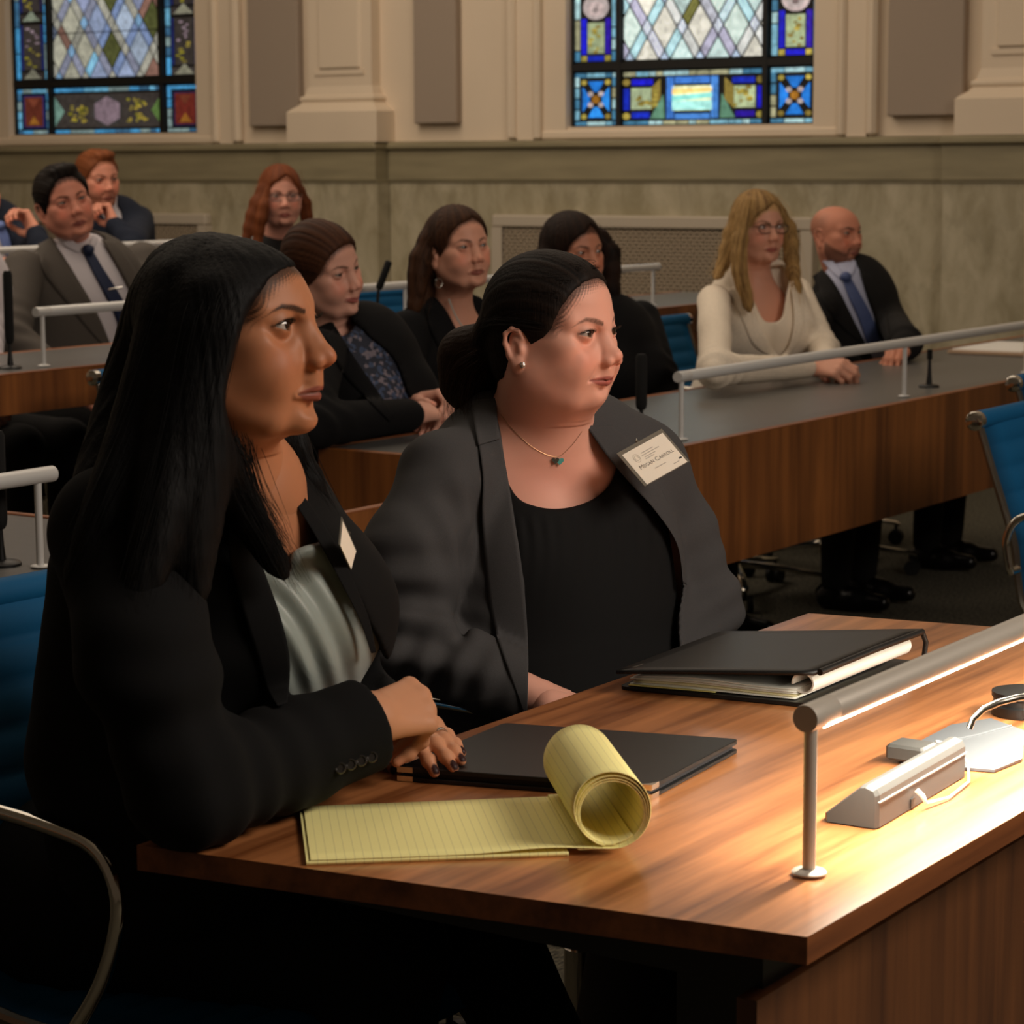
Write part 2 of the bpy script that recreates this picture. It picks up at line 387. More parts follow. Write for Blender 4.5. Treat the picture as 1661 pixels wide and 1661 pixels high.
tag(MB().box((-1.5, 11.97, ZC), (XW-.05, 12.0, 1.48)).build('wall_left_wainscot', M_marble), kind='structure')
tag(MB().box((-1.5, -4, 4.75), (XW+0.3, 12, 4.95)).build('ceiling', mat('ceiling_paint', lin((220, 212, 196)), 0.9)), kind='structure')
# marble wainscot: lower slabs, band and ledge
ms = MB(); joints = [-4, 1.2, 3.35, 4.23, 7.25, 7.86, 12]
for a, b in zip(joints[:-1], joints[1:]):
    dx = 0.10 if (a, b) in ((7.25, 7.86), (3.35, 4.23)) else 0.0
    ms.box((XW-0.02-dx, a+0.002, 0), (XW+0.02, b-0.002, 1.30))
tag(ms.build('wall_wainscot', M_marble), kind='structure')
mb = MB()
for a, b in zip(joints[:-1], joints[1:]):
    dx = 0.10 if (a, b) in ((7.25, 7.86), (3.35, 4.23)) else 0.0
    mb.box((XW-0.035-dx, a+0.002, 1.312), (XW+0.02, b-0.002, 1.462)); mb.box((XW-0.028-dx, a, 1.30), (XW+0.02, b, 1.312))
    mb.box((XW-0.06-dx, a-0.01, 1.462), (XW+0.02, b+0.01, 1.497), bev=0.008)
tag(mb.build('trim_1', M_band), kind='structure')
# window casings
for n, (a, b) in enumerate((W1, W2)):
    cs = MB()
    for s, e in ((-1, a), (1, b)):
        cs.box((XW-0.012, e, 1.5), (XW, e+s*0.13, 3.5)); cs.box((XW-0.05, e+s*0.13, 1.5), (XW, e+s*0.17, 3.5), bev=0.012)
        cs.box((XW-0.03, e+s*0.17, 1.5), (XW, e+s*0.27, 3.5)); cs.box((XW-0.055, e+s*0.27, 1.5), (XW, e+s*0.32, 3.5), bev=0.015)
    cs.box((XW-0.02, a-0.3, 1.5), (XW+0.05, b+0.3, 1.545), bev=0.01)
    tag(cs.build('trim_%d' % (n+2), M_cream), kind='structure')
# pilasters with moulded bases
def pilaster(y0, y1, name):
    m = MB(); xf = XW-0.15
    m.box((xf, y0, 1.5), (XW, y1, 1.64))
    yc = (y0+y1)/2; hw = (y1-y0)/2
    prof = [(0.0, 1.64), (0.0, 1.652), (0.02, 1.668), (0.045, 1.685), (0.06, 1.70), (0.055, 1.705), (0.05, 1.715), (0.055, 1.728), (0.07, 1.735), (0.078, 1.76), (0.085, 1.78), (0.085, 3.6)]
    v = []; f = []
    for i, (t, z) in enumerate(prof): v += [(xf+t*0.9, y0+t, z), (xf+t*0.9, y1-t, z), (XW+0.01, y1-t, z), (XW+0.01, y0+t, z)]
    for i in range(len(prof)-1):
        for k in range(4): f.append((i*4+k, i*4+(k+1) % 4, i*4+4+(k+1) % 4, i*4+4+k))
    f.append((len(prof)*4-4, len(prof)*4-3, len(prof)*4-2, len(prof)*4-1)); m.add(v, f)
    m.box((xf+0.065, y0+0.15, 1.86), (xf+0.09, y1-0.15, 3.5), bev=0.012); m.box((xf+0.068, y0+0.13, 1.835), (xf+0.09, y1-0.13, 1.86))
    tag(m.build(name, M_cream), kind='structure')
pilaster(7.23, 7.80, 'trim_4'); pilaster(3.45, 4.17, 'trim_5')
for y0, y1, l in ((7.80, 8.13, 'tall taupe fabric wall panel between the left stained-glass window and the pilaster'),
               (6.82, 7.075, 'tall taupe fabric wall panel just right of the left pilaster'), (4.175, 4.53, 'tall taupe fabric wall panel right of the right stained-glass window')):
    o = MB().box((XW-0.052, y0, 1.585), (XW-0.002, y1, 3.5), bev=0.006).build('acoustic_panel', M_felt); tag(o, l, 'wall panel')
# pierced radiator covers
def grille(y0, y1, z1, label):
    t = thing('radiator_cover', label, 'radiator cover', (XW-0.03, (y0+y1)/2, 0))
    fr = MB(); fz = 0.06; x0, x1 = XW-0.075, XW-0.02
    fr.box((x0, y0, z1-fz), (x1, y1, z1), bev=0.008); fr.box((x0, y0, 0.12), (x1, y1, 0.2), bev=0.008)
    for a, b in ((y0, y0+0.06), (y1-0.06, y1)): fr.box((x0+0.001, a, 0.2), (x1, b, z1-fz))
    fr.build('frame', mat('painted_radiator_frame', lin((186, 174, 156)), 0.6), t, world=True)
    g = MB(); p = 0.034; a0, a1, c0, c1 = y0+0.06, y1-0.06, 0.2, z1-fz
    def barclip(sg, c):
        pts = []                       # line z = sg*y + c clipped to the opening
        for y in (a0, a1):
            z = sg*y+c
            if c0 <= z <= c1: pts.append((y, z))
        for z in (c0, c1):
            y = (z-c)/sg
            if a0 < y < a1: pts.append((y, z))
        if len(pts) >= 2:
            (ya, za), (yb, zb) = pts[0], pts[1]; L = math.hypot(yb-ya, zb-za)
            if L < 0.01: return
            ny, nz = -(zb-za)/L*0.0065, (yb-ya)/L*0.0065
            g.prism([(x0+0.012, ya+ny, za+nz), (x0+0.012, yb+ny, zb+nz), (x0+0.012, yb-ny, zb-nz), (x0+0.012, ya-ny, za-nz)], (0.004, 0, 0))
    n = int((a1-a0+c1-c0)/p)+2
    for k in range(n):
        barclip(1, c0-a1+k*p); barclip(-1, c0+a0+k*p)
    g.build('lattice', mat('painted_lattice', lin((186, 168, 144)), 0.6), t, world=True)
    MB().box((x1-0.008, a0, c0), (x1-0.004, a1, c1)).build('backing', mat('dark_backing', lin((62, 54, 44)), 0.9), t, world=True)
grille(4.87, 6.60, 1.145, 'long pale radiator cover with diamond lattice under the right stained-glass window')
grille(8.42, 10.0, 1.135, 'pale radiator cover low on the marble wall under the left stained-glass window')
# ================================================================ stained glass
def clip_poly(poly, x0, x1, y0, y1):
    for ax, lim, sg in ((0, x0, 1), (0, x1, -1), (1, y0, 1), (1, y1, -1)):
        out = []
        for i in range(len(poly)):
            a, b = poly[i], poly[(i+1) % len(poly)]; da, db = sg*(a[ax]-lim), sg*(b[ax]-lim)
            if da >= 0: out.append(a)
            if (da >= 0) != (db >= 0):
                t = da/(da-db); out.append((a[0]+(b[0]-a[0])*t, a[1]+(b[1]-a[1])*t))
        poly = out
        if len(poly) < 3: return []
    return poly
def glass_window(idx, ya, yb, pal, seed, ornate):
    """pattern units: tenths of the photo's window, x 0..1510 from the left, y 0..2300 up from the sill"""
    rnd = random.Random(seed); sx = (yb-ya)/1510.0; sz = 0.00076
    V = []; Fc = []; Cc = []
    def put(poly, col, dx=0.0):
        if len(poly) < 3: return
        x = XW+0.055-dx; n = len(V)
        cx = sum(p[0] for p in poly)/len(poly); cy = sum(p[1] for p in poly)/len(poly)
        for p in poly: V.append((x, yb-p[0]*sx, WZ[0]+p[1]*sz))
        for p in poly: V.append((x+0.006, yb-p[0]*sx, WZ[0]+p[1]*sz))
        k = len(poly); Fc.append(tuple(range(n, n+k))); Cc.append(col)
        for i in range(k): Fc.append((n+i, n+k+i, n+k+(i+1) % k, n+(i+1) % k)); Cc.append(col)
    def R(x0, y0, x1, y1, col, g=5, dx=0.0):
        put([(x0+g, y0+g), (x1-g, y0+g), (x1-g, y1-g), (x0+g, y1-g)], col, dx)
    def oc(cx, cy, rx, ry, col, n=10, dx=0.001): put([(cx+rx*math.cos(6.283*i/n+.3), cy+ry*math.sin(6.283*i/n+.3)) for i in range(n)], col, dx)
    def pick(k):
        c = rnd.choice(pal[k]); j = rnd.uniform(0.8, 1.15); return tuple(min(1, q*j) for q in c)
    TOP = (WZ[1]-WZ[0])/sz
    # strapwork lattice in the middle light
    X0, X1, Y0 = 320, 1180, 400; px, py, s, g = 218.0, 392.0, 0.15, 0.032
    inv = lambda a, b: ((a+b)/2*px+X0+40, (a-b)/2*py+Y0)
    for i in range(-14, 20):
        for j in range(-16, 16):
            cells = [((i-s+g, i+s-g), (j-s+g, j+s-g), 'small'), ((i-s+g, i+s-g), (j+s+g, j+1-s-g), 'strip'), ((i+s+g, i+1-s-g), (j-s+g, j+s-g), 'strip'), ((i+s+g, i+1-s-g), (j+s+g, j+1-s-g), 'big')]
            for (a0, a1), (b0, b1), kind in cells:
                q = clip_poly([inv(a0, b0), inv(a1, b0), inv(a1, b1), inv(a0, b1)], X0+6, X1-6, Y0+6, TOP)
                if q: put(q, pick('odd') if (kind == 'strip' and rnd.random() < 0.07) or (kind == 'big' and rnd.random() < 0.05) else pick(kind))
    # side borders
    for bx0, bx1 in ((0, 290), (1215, 1510)):
        for xx in (bx0+6, bx1-46):
            y = 400
            while y < TOP-30:
                hh = rnd.choice((70, 130, 190)); R(xx, y, xx+40, min(y+hh, TOP), pick('edge')); y += hh
        y = 400; ix0, ix1 = bx0+48, bx1-48; mid = (ix0+ix1)/2
        while y < TOP-340:
            if ornate:
                R(ix0, y, ix0+42, y+42, pick('gold')); R(ix1-42, y, ix1, y+42, pick('gold')); R(ix0+42, y, ix1-42, y+42, pick('deep'))
                R(ix0, y+42, ix0+40, y+270, pick('deep')); R(ix1-40, y+42, ix1, y+270, pick('deep'))
                R(ix0+40, y+48, ix1-40, y+245, pick('pale'))
                for q in range(9): oc(mid+rnd.uniform(-38, 38), y+62+q*19, rnd.uniform(9, 22), rnd.uniform(7, 13), pick('gold'), 7)
                oc(mid, y+335, 82, 78, pick('pearl'), 18, 0); oc(mid, y+325, 52, 46, pick('pearl'), 14, 0.001); oc(mid, y+316, 20, 18, pick('pearl2'), 10, 0.002)
            else:
                R(ix0, y, ix1, y+60, pick('dusk')); put([(ix0+24, y+8), (ix1-24, y+8), (mid, y+78)], pick('pale'), 0.001)
                R(ix0, y+66, ix0+24, y+400, pick('deep')); R(ix1-24, y+66, ix1, y+400, pick('deep'))
                R(ix0+24, y+66, ix1-24, y+400, pick('dusk'), 5)
                for q in range(14): oc(mid+rnd.uniform(-52, 52), y+95+q*21, rnd.uniform(9, 24), rnd.uniform(6, 14), pick('gold' if q < 7 else 'pearl'), 7)
            y += 415
    # bottom row
    def rim(x0, x1, y0, y1):
        x = x0
        while x < x1-20:
            hh = rnd.choice((45, 80, 120)); R(x, y1-34, min(x+hh, x1), y1, pick('edge'), 4); R(x, y0, min(x+hh, x1), y0+30, pick('edge'), 4); x += hh
    for bx0, bx1 in ((0, 290), (1215, 1510)):
        rim(bx0+6, bx1-6, 6, 335)
        y = 40
        while y < 300: R(bx0+6, y, bx0+40, y+66, pick('edge'), 4); R(bx1-42, y, bx1-6, y+66, pick('edge'), 4); y += 68
        x0, x1, y0, y1 = bx0+50, bx1-50, 46, 292; mx, my = (x0+x1)/2, (y0+y1)/2
        if ornate:
            for cx, cy in ((x0+18, y0+18), (x1-18, y0+18), (x0+18, y1-18), (x1-18, y1-18)): oc(cx, cy, 17, 17, pick('gold'), 8)
            for (ax, ay, bx, by, cx, cy) in ((x0+45, y0+12, x1-45, y0+12, mx, my-26), (x0+45, y1-12, x1-45, y1-12, mx, my+26), (x0+10, y0+48, x0+10, y1-48, mx-26, my), (x1-10, y0+48, x1-10, y1-48, mx+26, my)):
                put([(ax, ay), (bx, by), (cx+(bx-cx)*0.25, cy+(by-cy)*0.25), (cx+(ax-cx)*0.25, cy+(ay-cy)*0.25)], pick('azure'))
            oc(mx, my, 25, 25, pick('amber'), 8, 0.002)
            for a in (45, 135, 225, 315): oc(mx+48*math.cos(math.radians(a)), my+48*math.sin(math.radians(a)), 17, 17, pick('pearl'), 8, 0.002)
        else:
            R(x0, y0, x1, y1, pick('deep')); R(x0+20, y0+16, x1-20, y1-16, pick('ruby'), 0, 0.001)
            put([(x0+50, y0+30), (x1-50, y0+30), (mx, y0+95)], pick('amber'), 0.002); put([(x0+50, y1-30), (x1-50, y1-30), (mx, y1-95)], pick('ruby2'), 0.002)
    rim(320, 1180, 6, 335)
    if ornate:
        for m in (0, 1):
            f = (lambda x: x) if not m else (lambda x: 1500-x)
            def RR(x0, y0, x1, y1, c, dx=0.0): a, b = sorted((f(x0), f(x1))); R(a, y0, b, y1, pick(c), 5, dx)
            RR(370, 245, 510, 290, 'deep'); RR(370, 45, 490, 90, 'deep'); RR(318, 95, 362, 235, 'deep')
            oc(f(340), 268, 22, 20, pick('gold')); oc(f(340), 62, 22, 20, pick('gold'))
            RR(366, 98, 500, 238, 'pale'); put([(f(500), 100), (f(552), 160), (f(552), 285), (f(500), 235)], pick('gold'))
            for q in range(12): oc(f(rnd.uniform(385, 535)), rnd.uniform(118, 225), rnd.uniform(10, 24), rnd.uniform(8, 16), pick('gold'), 7)
            put([(f(490), 45), (f(580), 45), (f(570), 190)], pick('sea'))
            RR(588, 40, 640, 300, 'cobalt')
        R(640, 250, 860, 300, pick('cobalt')); R(640, 36, 860, 78, pick('cobalt'))
        R(622, 88, 878, 244, (0.75, 0.8, 0.5), 4)
        R(628, 94, 872, 150, (0.35, 0.75, 0.72), 0, 0.001); put([(628, 150), (872, 168), (872, 196), (628, 182)], (0.25, 0.72, 0.68), 0.002); put([(628, 190), (872, 205), (872, 226), (628, 222)], (0.85, 0.62, 0.22), 0.002)
    else:
        R(318, 45, 1182, 292, pick('dusk'), 4)
        oc(750, 165, 128, 118, (0.03, 0.03, 0.03), 6, 0.001)
        put([(750+115*math.cos(a), 165+104*math.sin(a)) for a in [math.pi*(k/3+1/6) for k in range(6)]], pick('pearl'), 0.002)
        for m in (-1, 1):
            for q in range(26): oc(750+m*rnd.uniform(160, 310), rnd.uniform(85, 245), rnd.uniform(8, 22), rnd.uniform(6, 14), pick('gold'), 6, 0.002)
            put([(750+m*428, 60), (750+m*350, 165), (750+m*428, 270)], pick('sea'), 0.002)
    me = bpy.data.meshes.new('glass'); me.from_pydata(V, [], Fc)
    ca = me.color_attributes.new('Col', 'FLOAT_COLOR', 'CORNER'); i = 0; arr = []
    for q, c in zip(me.polygons, Cc): arr += [(*c, 1)]*q.loop_total
    ca.data.foreach_set('color', np.array(arr, np.float32).ravel())
    t = thing('window_%d' % idx, None, None, (XW+0.08, (ya+yb)/2, WZ[0])); t['kind'] = 'structure'
    o = link('stained_glass', me, glass_mat()); reparent(o, t)
    MB().box((XW+0.0605, ya, WZ[0]), (XW+0.075, yb, WZ[1])).build('lead_came', mat('lead', lin((24, 23, 20)), 0.7), t, world=True)
    br = MB()
    for x in (303, 1198): br.box((XW+0.03, yb-(x-14)*sx, WZ[0]), (XW+0.07, yb-(x+14)*sx, WZ[1]))
    br.box((XW+0.032, ya, WZ[0]+345*sz), (XW+0.07, yb, WZ[0]+388*sz)); br.box((XW+0.034, ya, WZ[0]), (XW+0.07, yb, WZ[0]+8*sz))
    br.box((XW+0.034, ya, WZ[0]), (XW+0.07, ya+0.012, WZ[1])); br.box((XW+0.034, yb-0.012, WZ[0]), (XW+0.07, yb, WZ[1]))
    if not ornate: br.box((XW+0.05, ya+.28, WZ[0]+720*sz), (XW+0.07, yb-.28, WZ[0]+727*sz))
    br.build('iron_bars', mat('black_iron', lin((20, 19, 17)), 0.6), t, world=True)
def glass_mat():
    if 'sg' in _M: return _M['sg']
    m = bpy.data.materials.new('daylit_glass'); m.use_nodes = True; nt = m.node_tree; b = nt.nodes['Principled BSDF']
    a = nt.nodes.new('ShaderNodeAttribute'); a.attribute_name = 'Col'
    tc = nt.nodes.new('ShaderNodeTexCoord'); n = nt.nodes.new('ShaderNodeTexNoise'); n.inputs['Scale'].default_value = 38; n.inputs['Detail'].default_value = 3; nt.links.new(tc.outputs['Object'], n.inputs[0])
    mr = nt.nodes.new('ShaderNodeMapRange'); nt.links.new(n.outputs[0], mr.inputs[0]); mr.inputs[1].default_value = .3; mr.inputs[2].default_value = .7; mr.inputs[3].default_value = .65; mr.inputs[4].default_value = 1.2
    mx = nt.nodes.new('ShaderNodeMix'); mx.data_type = 'RGBA'; mx.blend_type = 'MULTIPLY'; mx.inputs[0].default_value = 1
    nt.links.new(a.outputs['Color'], mx.inputs[6]); nt.links.new(mr.outputs[0], mx.inputs[7])
    nt.links.new(mx.outputs[2], b.inputs['Base Color']); nt.links.new(mx.outputs[2], b.inputs['Emission Color']); b.inputs['Emission Strength'].default_value = 0.95
    b.inputs['Roughness'].default_value = 0.25; _M['sg'] = m; return m
L_ = lambda *c: [lin(q) for q in c]
PAL1 = dict(small=L_((190, 200, 215), (170, 190, 215)), strip=L_((180, 205, 215), (185, 190, 205), (200, 205, 205), (165, 205, 215), (170, 170, 195)),
            big=L_((190, 210, 205), (205, 205, 195), (180, 205, 205)), odd=L_((140, 105, 55), (110, 110, 60)), edge=L_((110, 160, 180), (150, 185, 190), (60, 110, 140), (150, 150, 120)),
            gold=L_((140, 130, 60), (165, 150, 70), (120, 105, 50)), deep=L_((25, 25, 190), (40, 20, 150), (20, 40, 170)), pale=L_((150, 165, 130), (140, 155, 125)), pearl=L_((160, 150, 150), (180, 165, 165)), pearl2=L_((110, 95, 95), (120, 110, 110)),
            azure=L_((30, 110, 200), (40, 130, 220)), amber=L_((130, 90, 30), (140, 95, 30)), sea=L_((60, 110, 90), (80, 120, 100)), cobalt=L_((70, 130, 210), (60, 115, 200)), dusk=L_((50, 45, 50), (50, 45, 50)), ruby=L_((90, 30, 20), (90, 30, 20)), ruby2=L_((120, 60, 30), (120, 60, 30)))
PAL2 = dict(small=L_((120, 160, 195), (150, 150, 140)), strip=L_((120, 175, 205), (120, 125, 145), (145, 145, 135), (115, 135, 175), (95, 105, 125)),
            big=L_((130, 145, 175), (155, 155, 140), (125, 135, 165), (140, 155, 175)), odd=L_((120, 90, 80), (75, 80, 45)), edge=L_((60, 130, 175), (90, 150, 180), (50, 90, 120), (110, 130, 130)),
            gold=L_((120, 115, 30), (110, 100, 45), (140, 125, 50)), deep=L_((20, 30, 80), (30, 25, 60)), pale=L_((110, 120, 105), (110, 110, 95)), pearl=L_((110, 95, 105), (125, 110, 120)), pearl2=L_((70, 60, 65), (70, 60, 65)),
            azure=L_((30, 60, 120), (30, 60, 120)), amber=L_((150, 110, 20), (130, 85, 30)), sea=L_((90, 120, 110), (85, 115, 60)), cobalt=L_((50, 80, 150), (50, 80, 150)), dusk=L_((42, 38, 38), (50, 46, 44)), ruby=L_((80, 34, 24), (88, 30, 24)), ruby2=L_((100, 50, 34), (100, 50, 34)))
glass_window(1, W1[0], W1[1], PAL1, 3, True)
glass_window(2, W2[0], W2[1], PAL2, 5, False)
# ================================================================ desks and tables
def slab(poly, z0, z1, m, name, parent, edge=None):
    b = MB(); n = len(poly)
    b.add([(x, y, z0) for x, y in poly]+[(x, y, z1) for x, y in poly], [tuple(range(n-1, -1, -1)), tuple(range(n, 2*n))], 0)
    b.add([(x, y, z0) for x, y in poly]+[(x, y, z1) for x, y in poly], [(i, (i+1) % n, n+(i+1) % n, n+i) for i in range(n)], 1)
    return b.build(name, [m, edge or m], parent, world=True)
t = thing('witness_table', 'walnut table in the foreground under the two women\'s folders, with a metal reading-light rail', 'table', (2.4, 1.2, 0))
TP = [(1.778, 0.886), (3.235, 0.880), (3.119, 1.559), (1.677, 1.557)]
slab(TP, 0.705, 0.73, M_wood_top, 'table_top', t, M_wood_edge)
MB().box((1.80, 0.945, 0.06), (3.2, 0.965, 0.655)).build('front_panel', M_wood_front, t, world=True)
MB().box((1.83, 0.955, 0.655), (3.15, 1.49, 0.705)).build('apron', M_black, t, world=True)
MB().box((3.02, 0.965, 0.0), (3.06, 1.45, 0.655)).build('end_panel', M_wood_panel, t, world=True)
MB().box((1.86, 0.965, 0.0), (1.90, 1.06, 0.655)).build('table_leg', M_black, t, world=True)
def desk(name, label, x0, x1, y0, y1, zf, zt, ph, end=None, px0=None):
    t = thing(name, label, 'desk', ((x0+x1)/2, (y0+y1)/2, zf))
    MB().box((x0, y0+0.012, zt-0.03), (x1, y1-0.02, zt)).build('desk_top', M_lam, t, world=True)
    MB().box((x0, y1-0.02, zt-0.03), (x1, y1, zt+0.002), bev=0.003).build('back_edge_strip', M_wood_trim, t, world=True)
    MB().box((px0 if px0 is not None else x0, y0-0.008, zt-ph), (x1, y0+0.012, zt+0.002)).build('front_panel', M_wood_panel, t, world=True)
    MB().box((px0 if px0 is not None else x0, y0-0.009, zt+0.002), (x1, y0+0.013, zt+0.0045)).build('front_edge_highlight', M_wood_trim, t, world=True)  # lighter strip added to draw the highlight along the front edge
    for x in ((x0, x0+0.022), (x1-0.022, x1)):
        MB().box((x[0], y0+0.012, zt-0.36 if not end else zf), (x[1], y1-0.02, zt-0.03)).build('end_panel', M_wood_panel, t, world=True)
    n = max(2, int((x1-x0)/1.8))
    for i in range(n):
        x = x0+0.25+(x1-x0-0.5)*i/(n-1)
        MB().box((x-0.03, y1-0.32, zf), (x+0.03, y1-0.26, zt-0.03)).build('leg', M_black, t, world=True)
    return t
desk('bench_desk', 'long walnut-fronted desk with grey top on the right, in front of the blonde woman', 4.33, 8.7, 2.71, 3.41, 0, 0.74, 0.30, px0=3.19)
desk('bench_desk', 'walnut-fronted desk with grey top at the left edge behind the black-haired woman', 0.2, 3.17, 2.70, 3.40, 0, 0.74, 0.12)
desk('bench_desk', 'walnut-fronted desk with grey top in front of the man in the grey suit', 3.6, 8.7, 4.43, 4.97, ZB, 0.86, 0.10)
desk('bench_desk', 'rear walnut desk in the back row by the marble wall', 4.6, 8.0, 6.12, 6.66, ZC, 0.96, 0.12)
bpy.context.view_layer.update()
# wooden edge on the open end of the left desk
for o in list(COL.objects):
    if o.name.startswith('bench_desk.001') and o.parent is None:
        MB().box((3.17, 2.70, 0.71), (3.185, 3.40, 0.744), bev=0.002).build('end_edge_strip', M_wood_trim, o, world=True)
MB().box((4.312, 2.712, 0.0), (4.33, 3.41, 0.742), bev=.002).build('end_edge_strip', M_wood_panel, [o for o in COL.objects if o.name == 'bench_desk'][0], world=True)
# ================================================================ light rails
M_emit = mat('light_strip', (1, 1, 1), 0.5, emit=(1.0, 0.86, 0.66), es=9.0)
def rail(x0, x1, y, zdesk, zr, posts, label, lit=False):
    t = thing('light_rail', label, 'light rail', (posts[0], y, zdesk))
    r = 0.0130; m = M_metal_lt if not lit else mat('satin_metal', lin((186, 180, 170)), 0.42, metal=0.25)
    MB().lathe([(r*0.97, x0), (r, x0+0.002), (r, x0+0.05), (r*0.985, x0+0.0505), (r, x0+0.051), (r, x1-0.002), (r*0.97, x1)], 28, (0, y, zr), axis='x').build('tube', m, t, smooth=True, world=True)
    for px in posts:
        b = MB(); b.lathe([(0.0062, zdesk+0.004), (0.0062, zr-r+0.002)], 16, (px, y, 0)).build('post', m, t, smooth=True, world=True)
        MB().lathe([(0.016, zdesk+0.0022), (0.0165, zdesk+0.0035), (0.015, zdesk+0.005), (0.007, zdesk+0.0065)], 24, (px, y, 0)).build('post_base', m, t, smooth=True, world=True)
    if lit:
        a = math.radians(-148)     # strip on the underside, turned a little to the front
        b = MB(); c = (math.sin(a)*r, math.cos(a)*r); 
        b.prism([(x0+0.03, y+c[0]*1.02+0.004*math.cos(a), zr+c[1]*1.02-0.004*math.sin(a)), (x1-0.02, y+c[0]*1.02+0.004*math.cos(a), zr+c[1]*1.02-0.004*math.sin(a)),
                 (x1-0.02, y+c[0]*1.02-0.004*math.cos(a), zr+c[1]*1.02+0.004*math.sin(a)), (x0+0.03, y+c[0]*1.02-0.004*math.cos(a), zr+c[1]*1.02+0.004*math.sin(a))], (0, 0, -0.0012))
        b.build('light_strip', M_emit, t, world=True)
        l = area('lamp_strip_light', ((x0+x1)/2+0.02, y-0.004, zr-r-0.004), ((x0+x1)/2+0.02, y+0.012, 0), x1-x0-0.08, 0.012, 12.5, (1.0, 0.92, 0.74), 165)
        l.rotation_euler = (math.radians(-2), 0, 0)
        reparent(l, t)
    return t
rail(1.928, 3.14, 0.966, 0.73, 0.88, [1.94, 3.08], 'lit metal reading-light rail glowing over the foreground table', True)
rail(4.866, 8.3, 2.78, 0.74, 0.89, [4.885, 6.13, 7.02, 8.1], 'long metal rail in front of the blonde woman and bald man')
rail(0.9, 2.80, 2.76, 0.74, 0.89, [1.3, 2.765], 'metal rail end at the left edge of the photo behind the black-haired woman')
rail(4.56, 7.80, 4.54, 0.86, 1.005, [4.585, 6.2, 7.76], 'metal rail in front of the man in the grey suit')
rail(4.9, 7.7, 6.25, 0.96, 1.09, [5.0, 7.6], 'metal rail in the back row before the bearded man')
# ================================================================ microphones
def mic(x, y, z, label, hh=0.17, sh=0.05, lean=(0, 0), r=0.0125, base=0.03):
    t = thing('microphone', label, 'microphone', (x, y, z))
    MB().lathe([(base, 0), (base, 0.004), (base*0.9, 0.007), (0.012, 0.010)], 24, (0, 0, 0)).build('base', M_black, t, smooth=True)
    p0 = Vector((0, 0, 0.006)); p1 = Vector((lean[0]*0.4, lean[1]*0.4, sh)); p2 = p1+Vector((lean[0], lean[1], hh))
    MB().tube([p0, p0.lerp(p1, .5), p1], [0.009, 0.006, 0.0045], 12).build('stem', M_black, t, smooth=True)
    MB().tube([p1, p1.lerp(p2, .04), p1.lerp(p2, .1), p1.lerp(p2, .95), p2], [r*0.6, r*0.9, r, r, r*0.7], 16).build('head', mat('foam_black', lin((9, 9, 9)), 0.9), t, smooth=True)
def at_z(px, py, z): p = on_z(px, py, z); return float(p[0]), float(p[1])
mic(*at_z(17, 597, 0.862), 0.86, 'tall black desk microphone at the left edge in front of the grey-suited man', 0.19, 0.065)
mic(*at_z(1040, 715, 0.742), 0.74, 'black desk microphone behind the grey-blazer woman\'s shoulder', 0.13, 0.075, r=0.0135)
mic(*at_z(1507, 627, 0.742), 0.74, 'small black desk microphone on the long desk right of the blonde woman\'s hands', 0.03, 0.08, r=0.008)
mic(*at_z(608, 548, 0.862), 0.86, 'black gooseneck microphone between the smiling woman and the ponytailed woman', 0.085, 0.15, lean=(0.015, -0.03), r=0.0115)
mic(*at_z(2, 915, 0.742), 0.74, 'black desk microphone cut off by the left edge on the near desk', 0.16, 0.06, base=0.033)
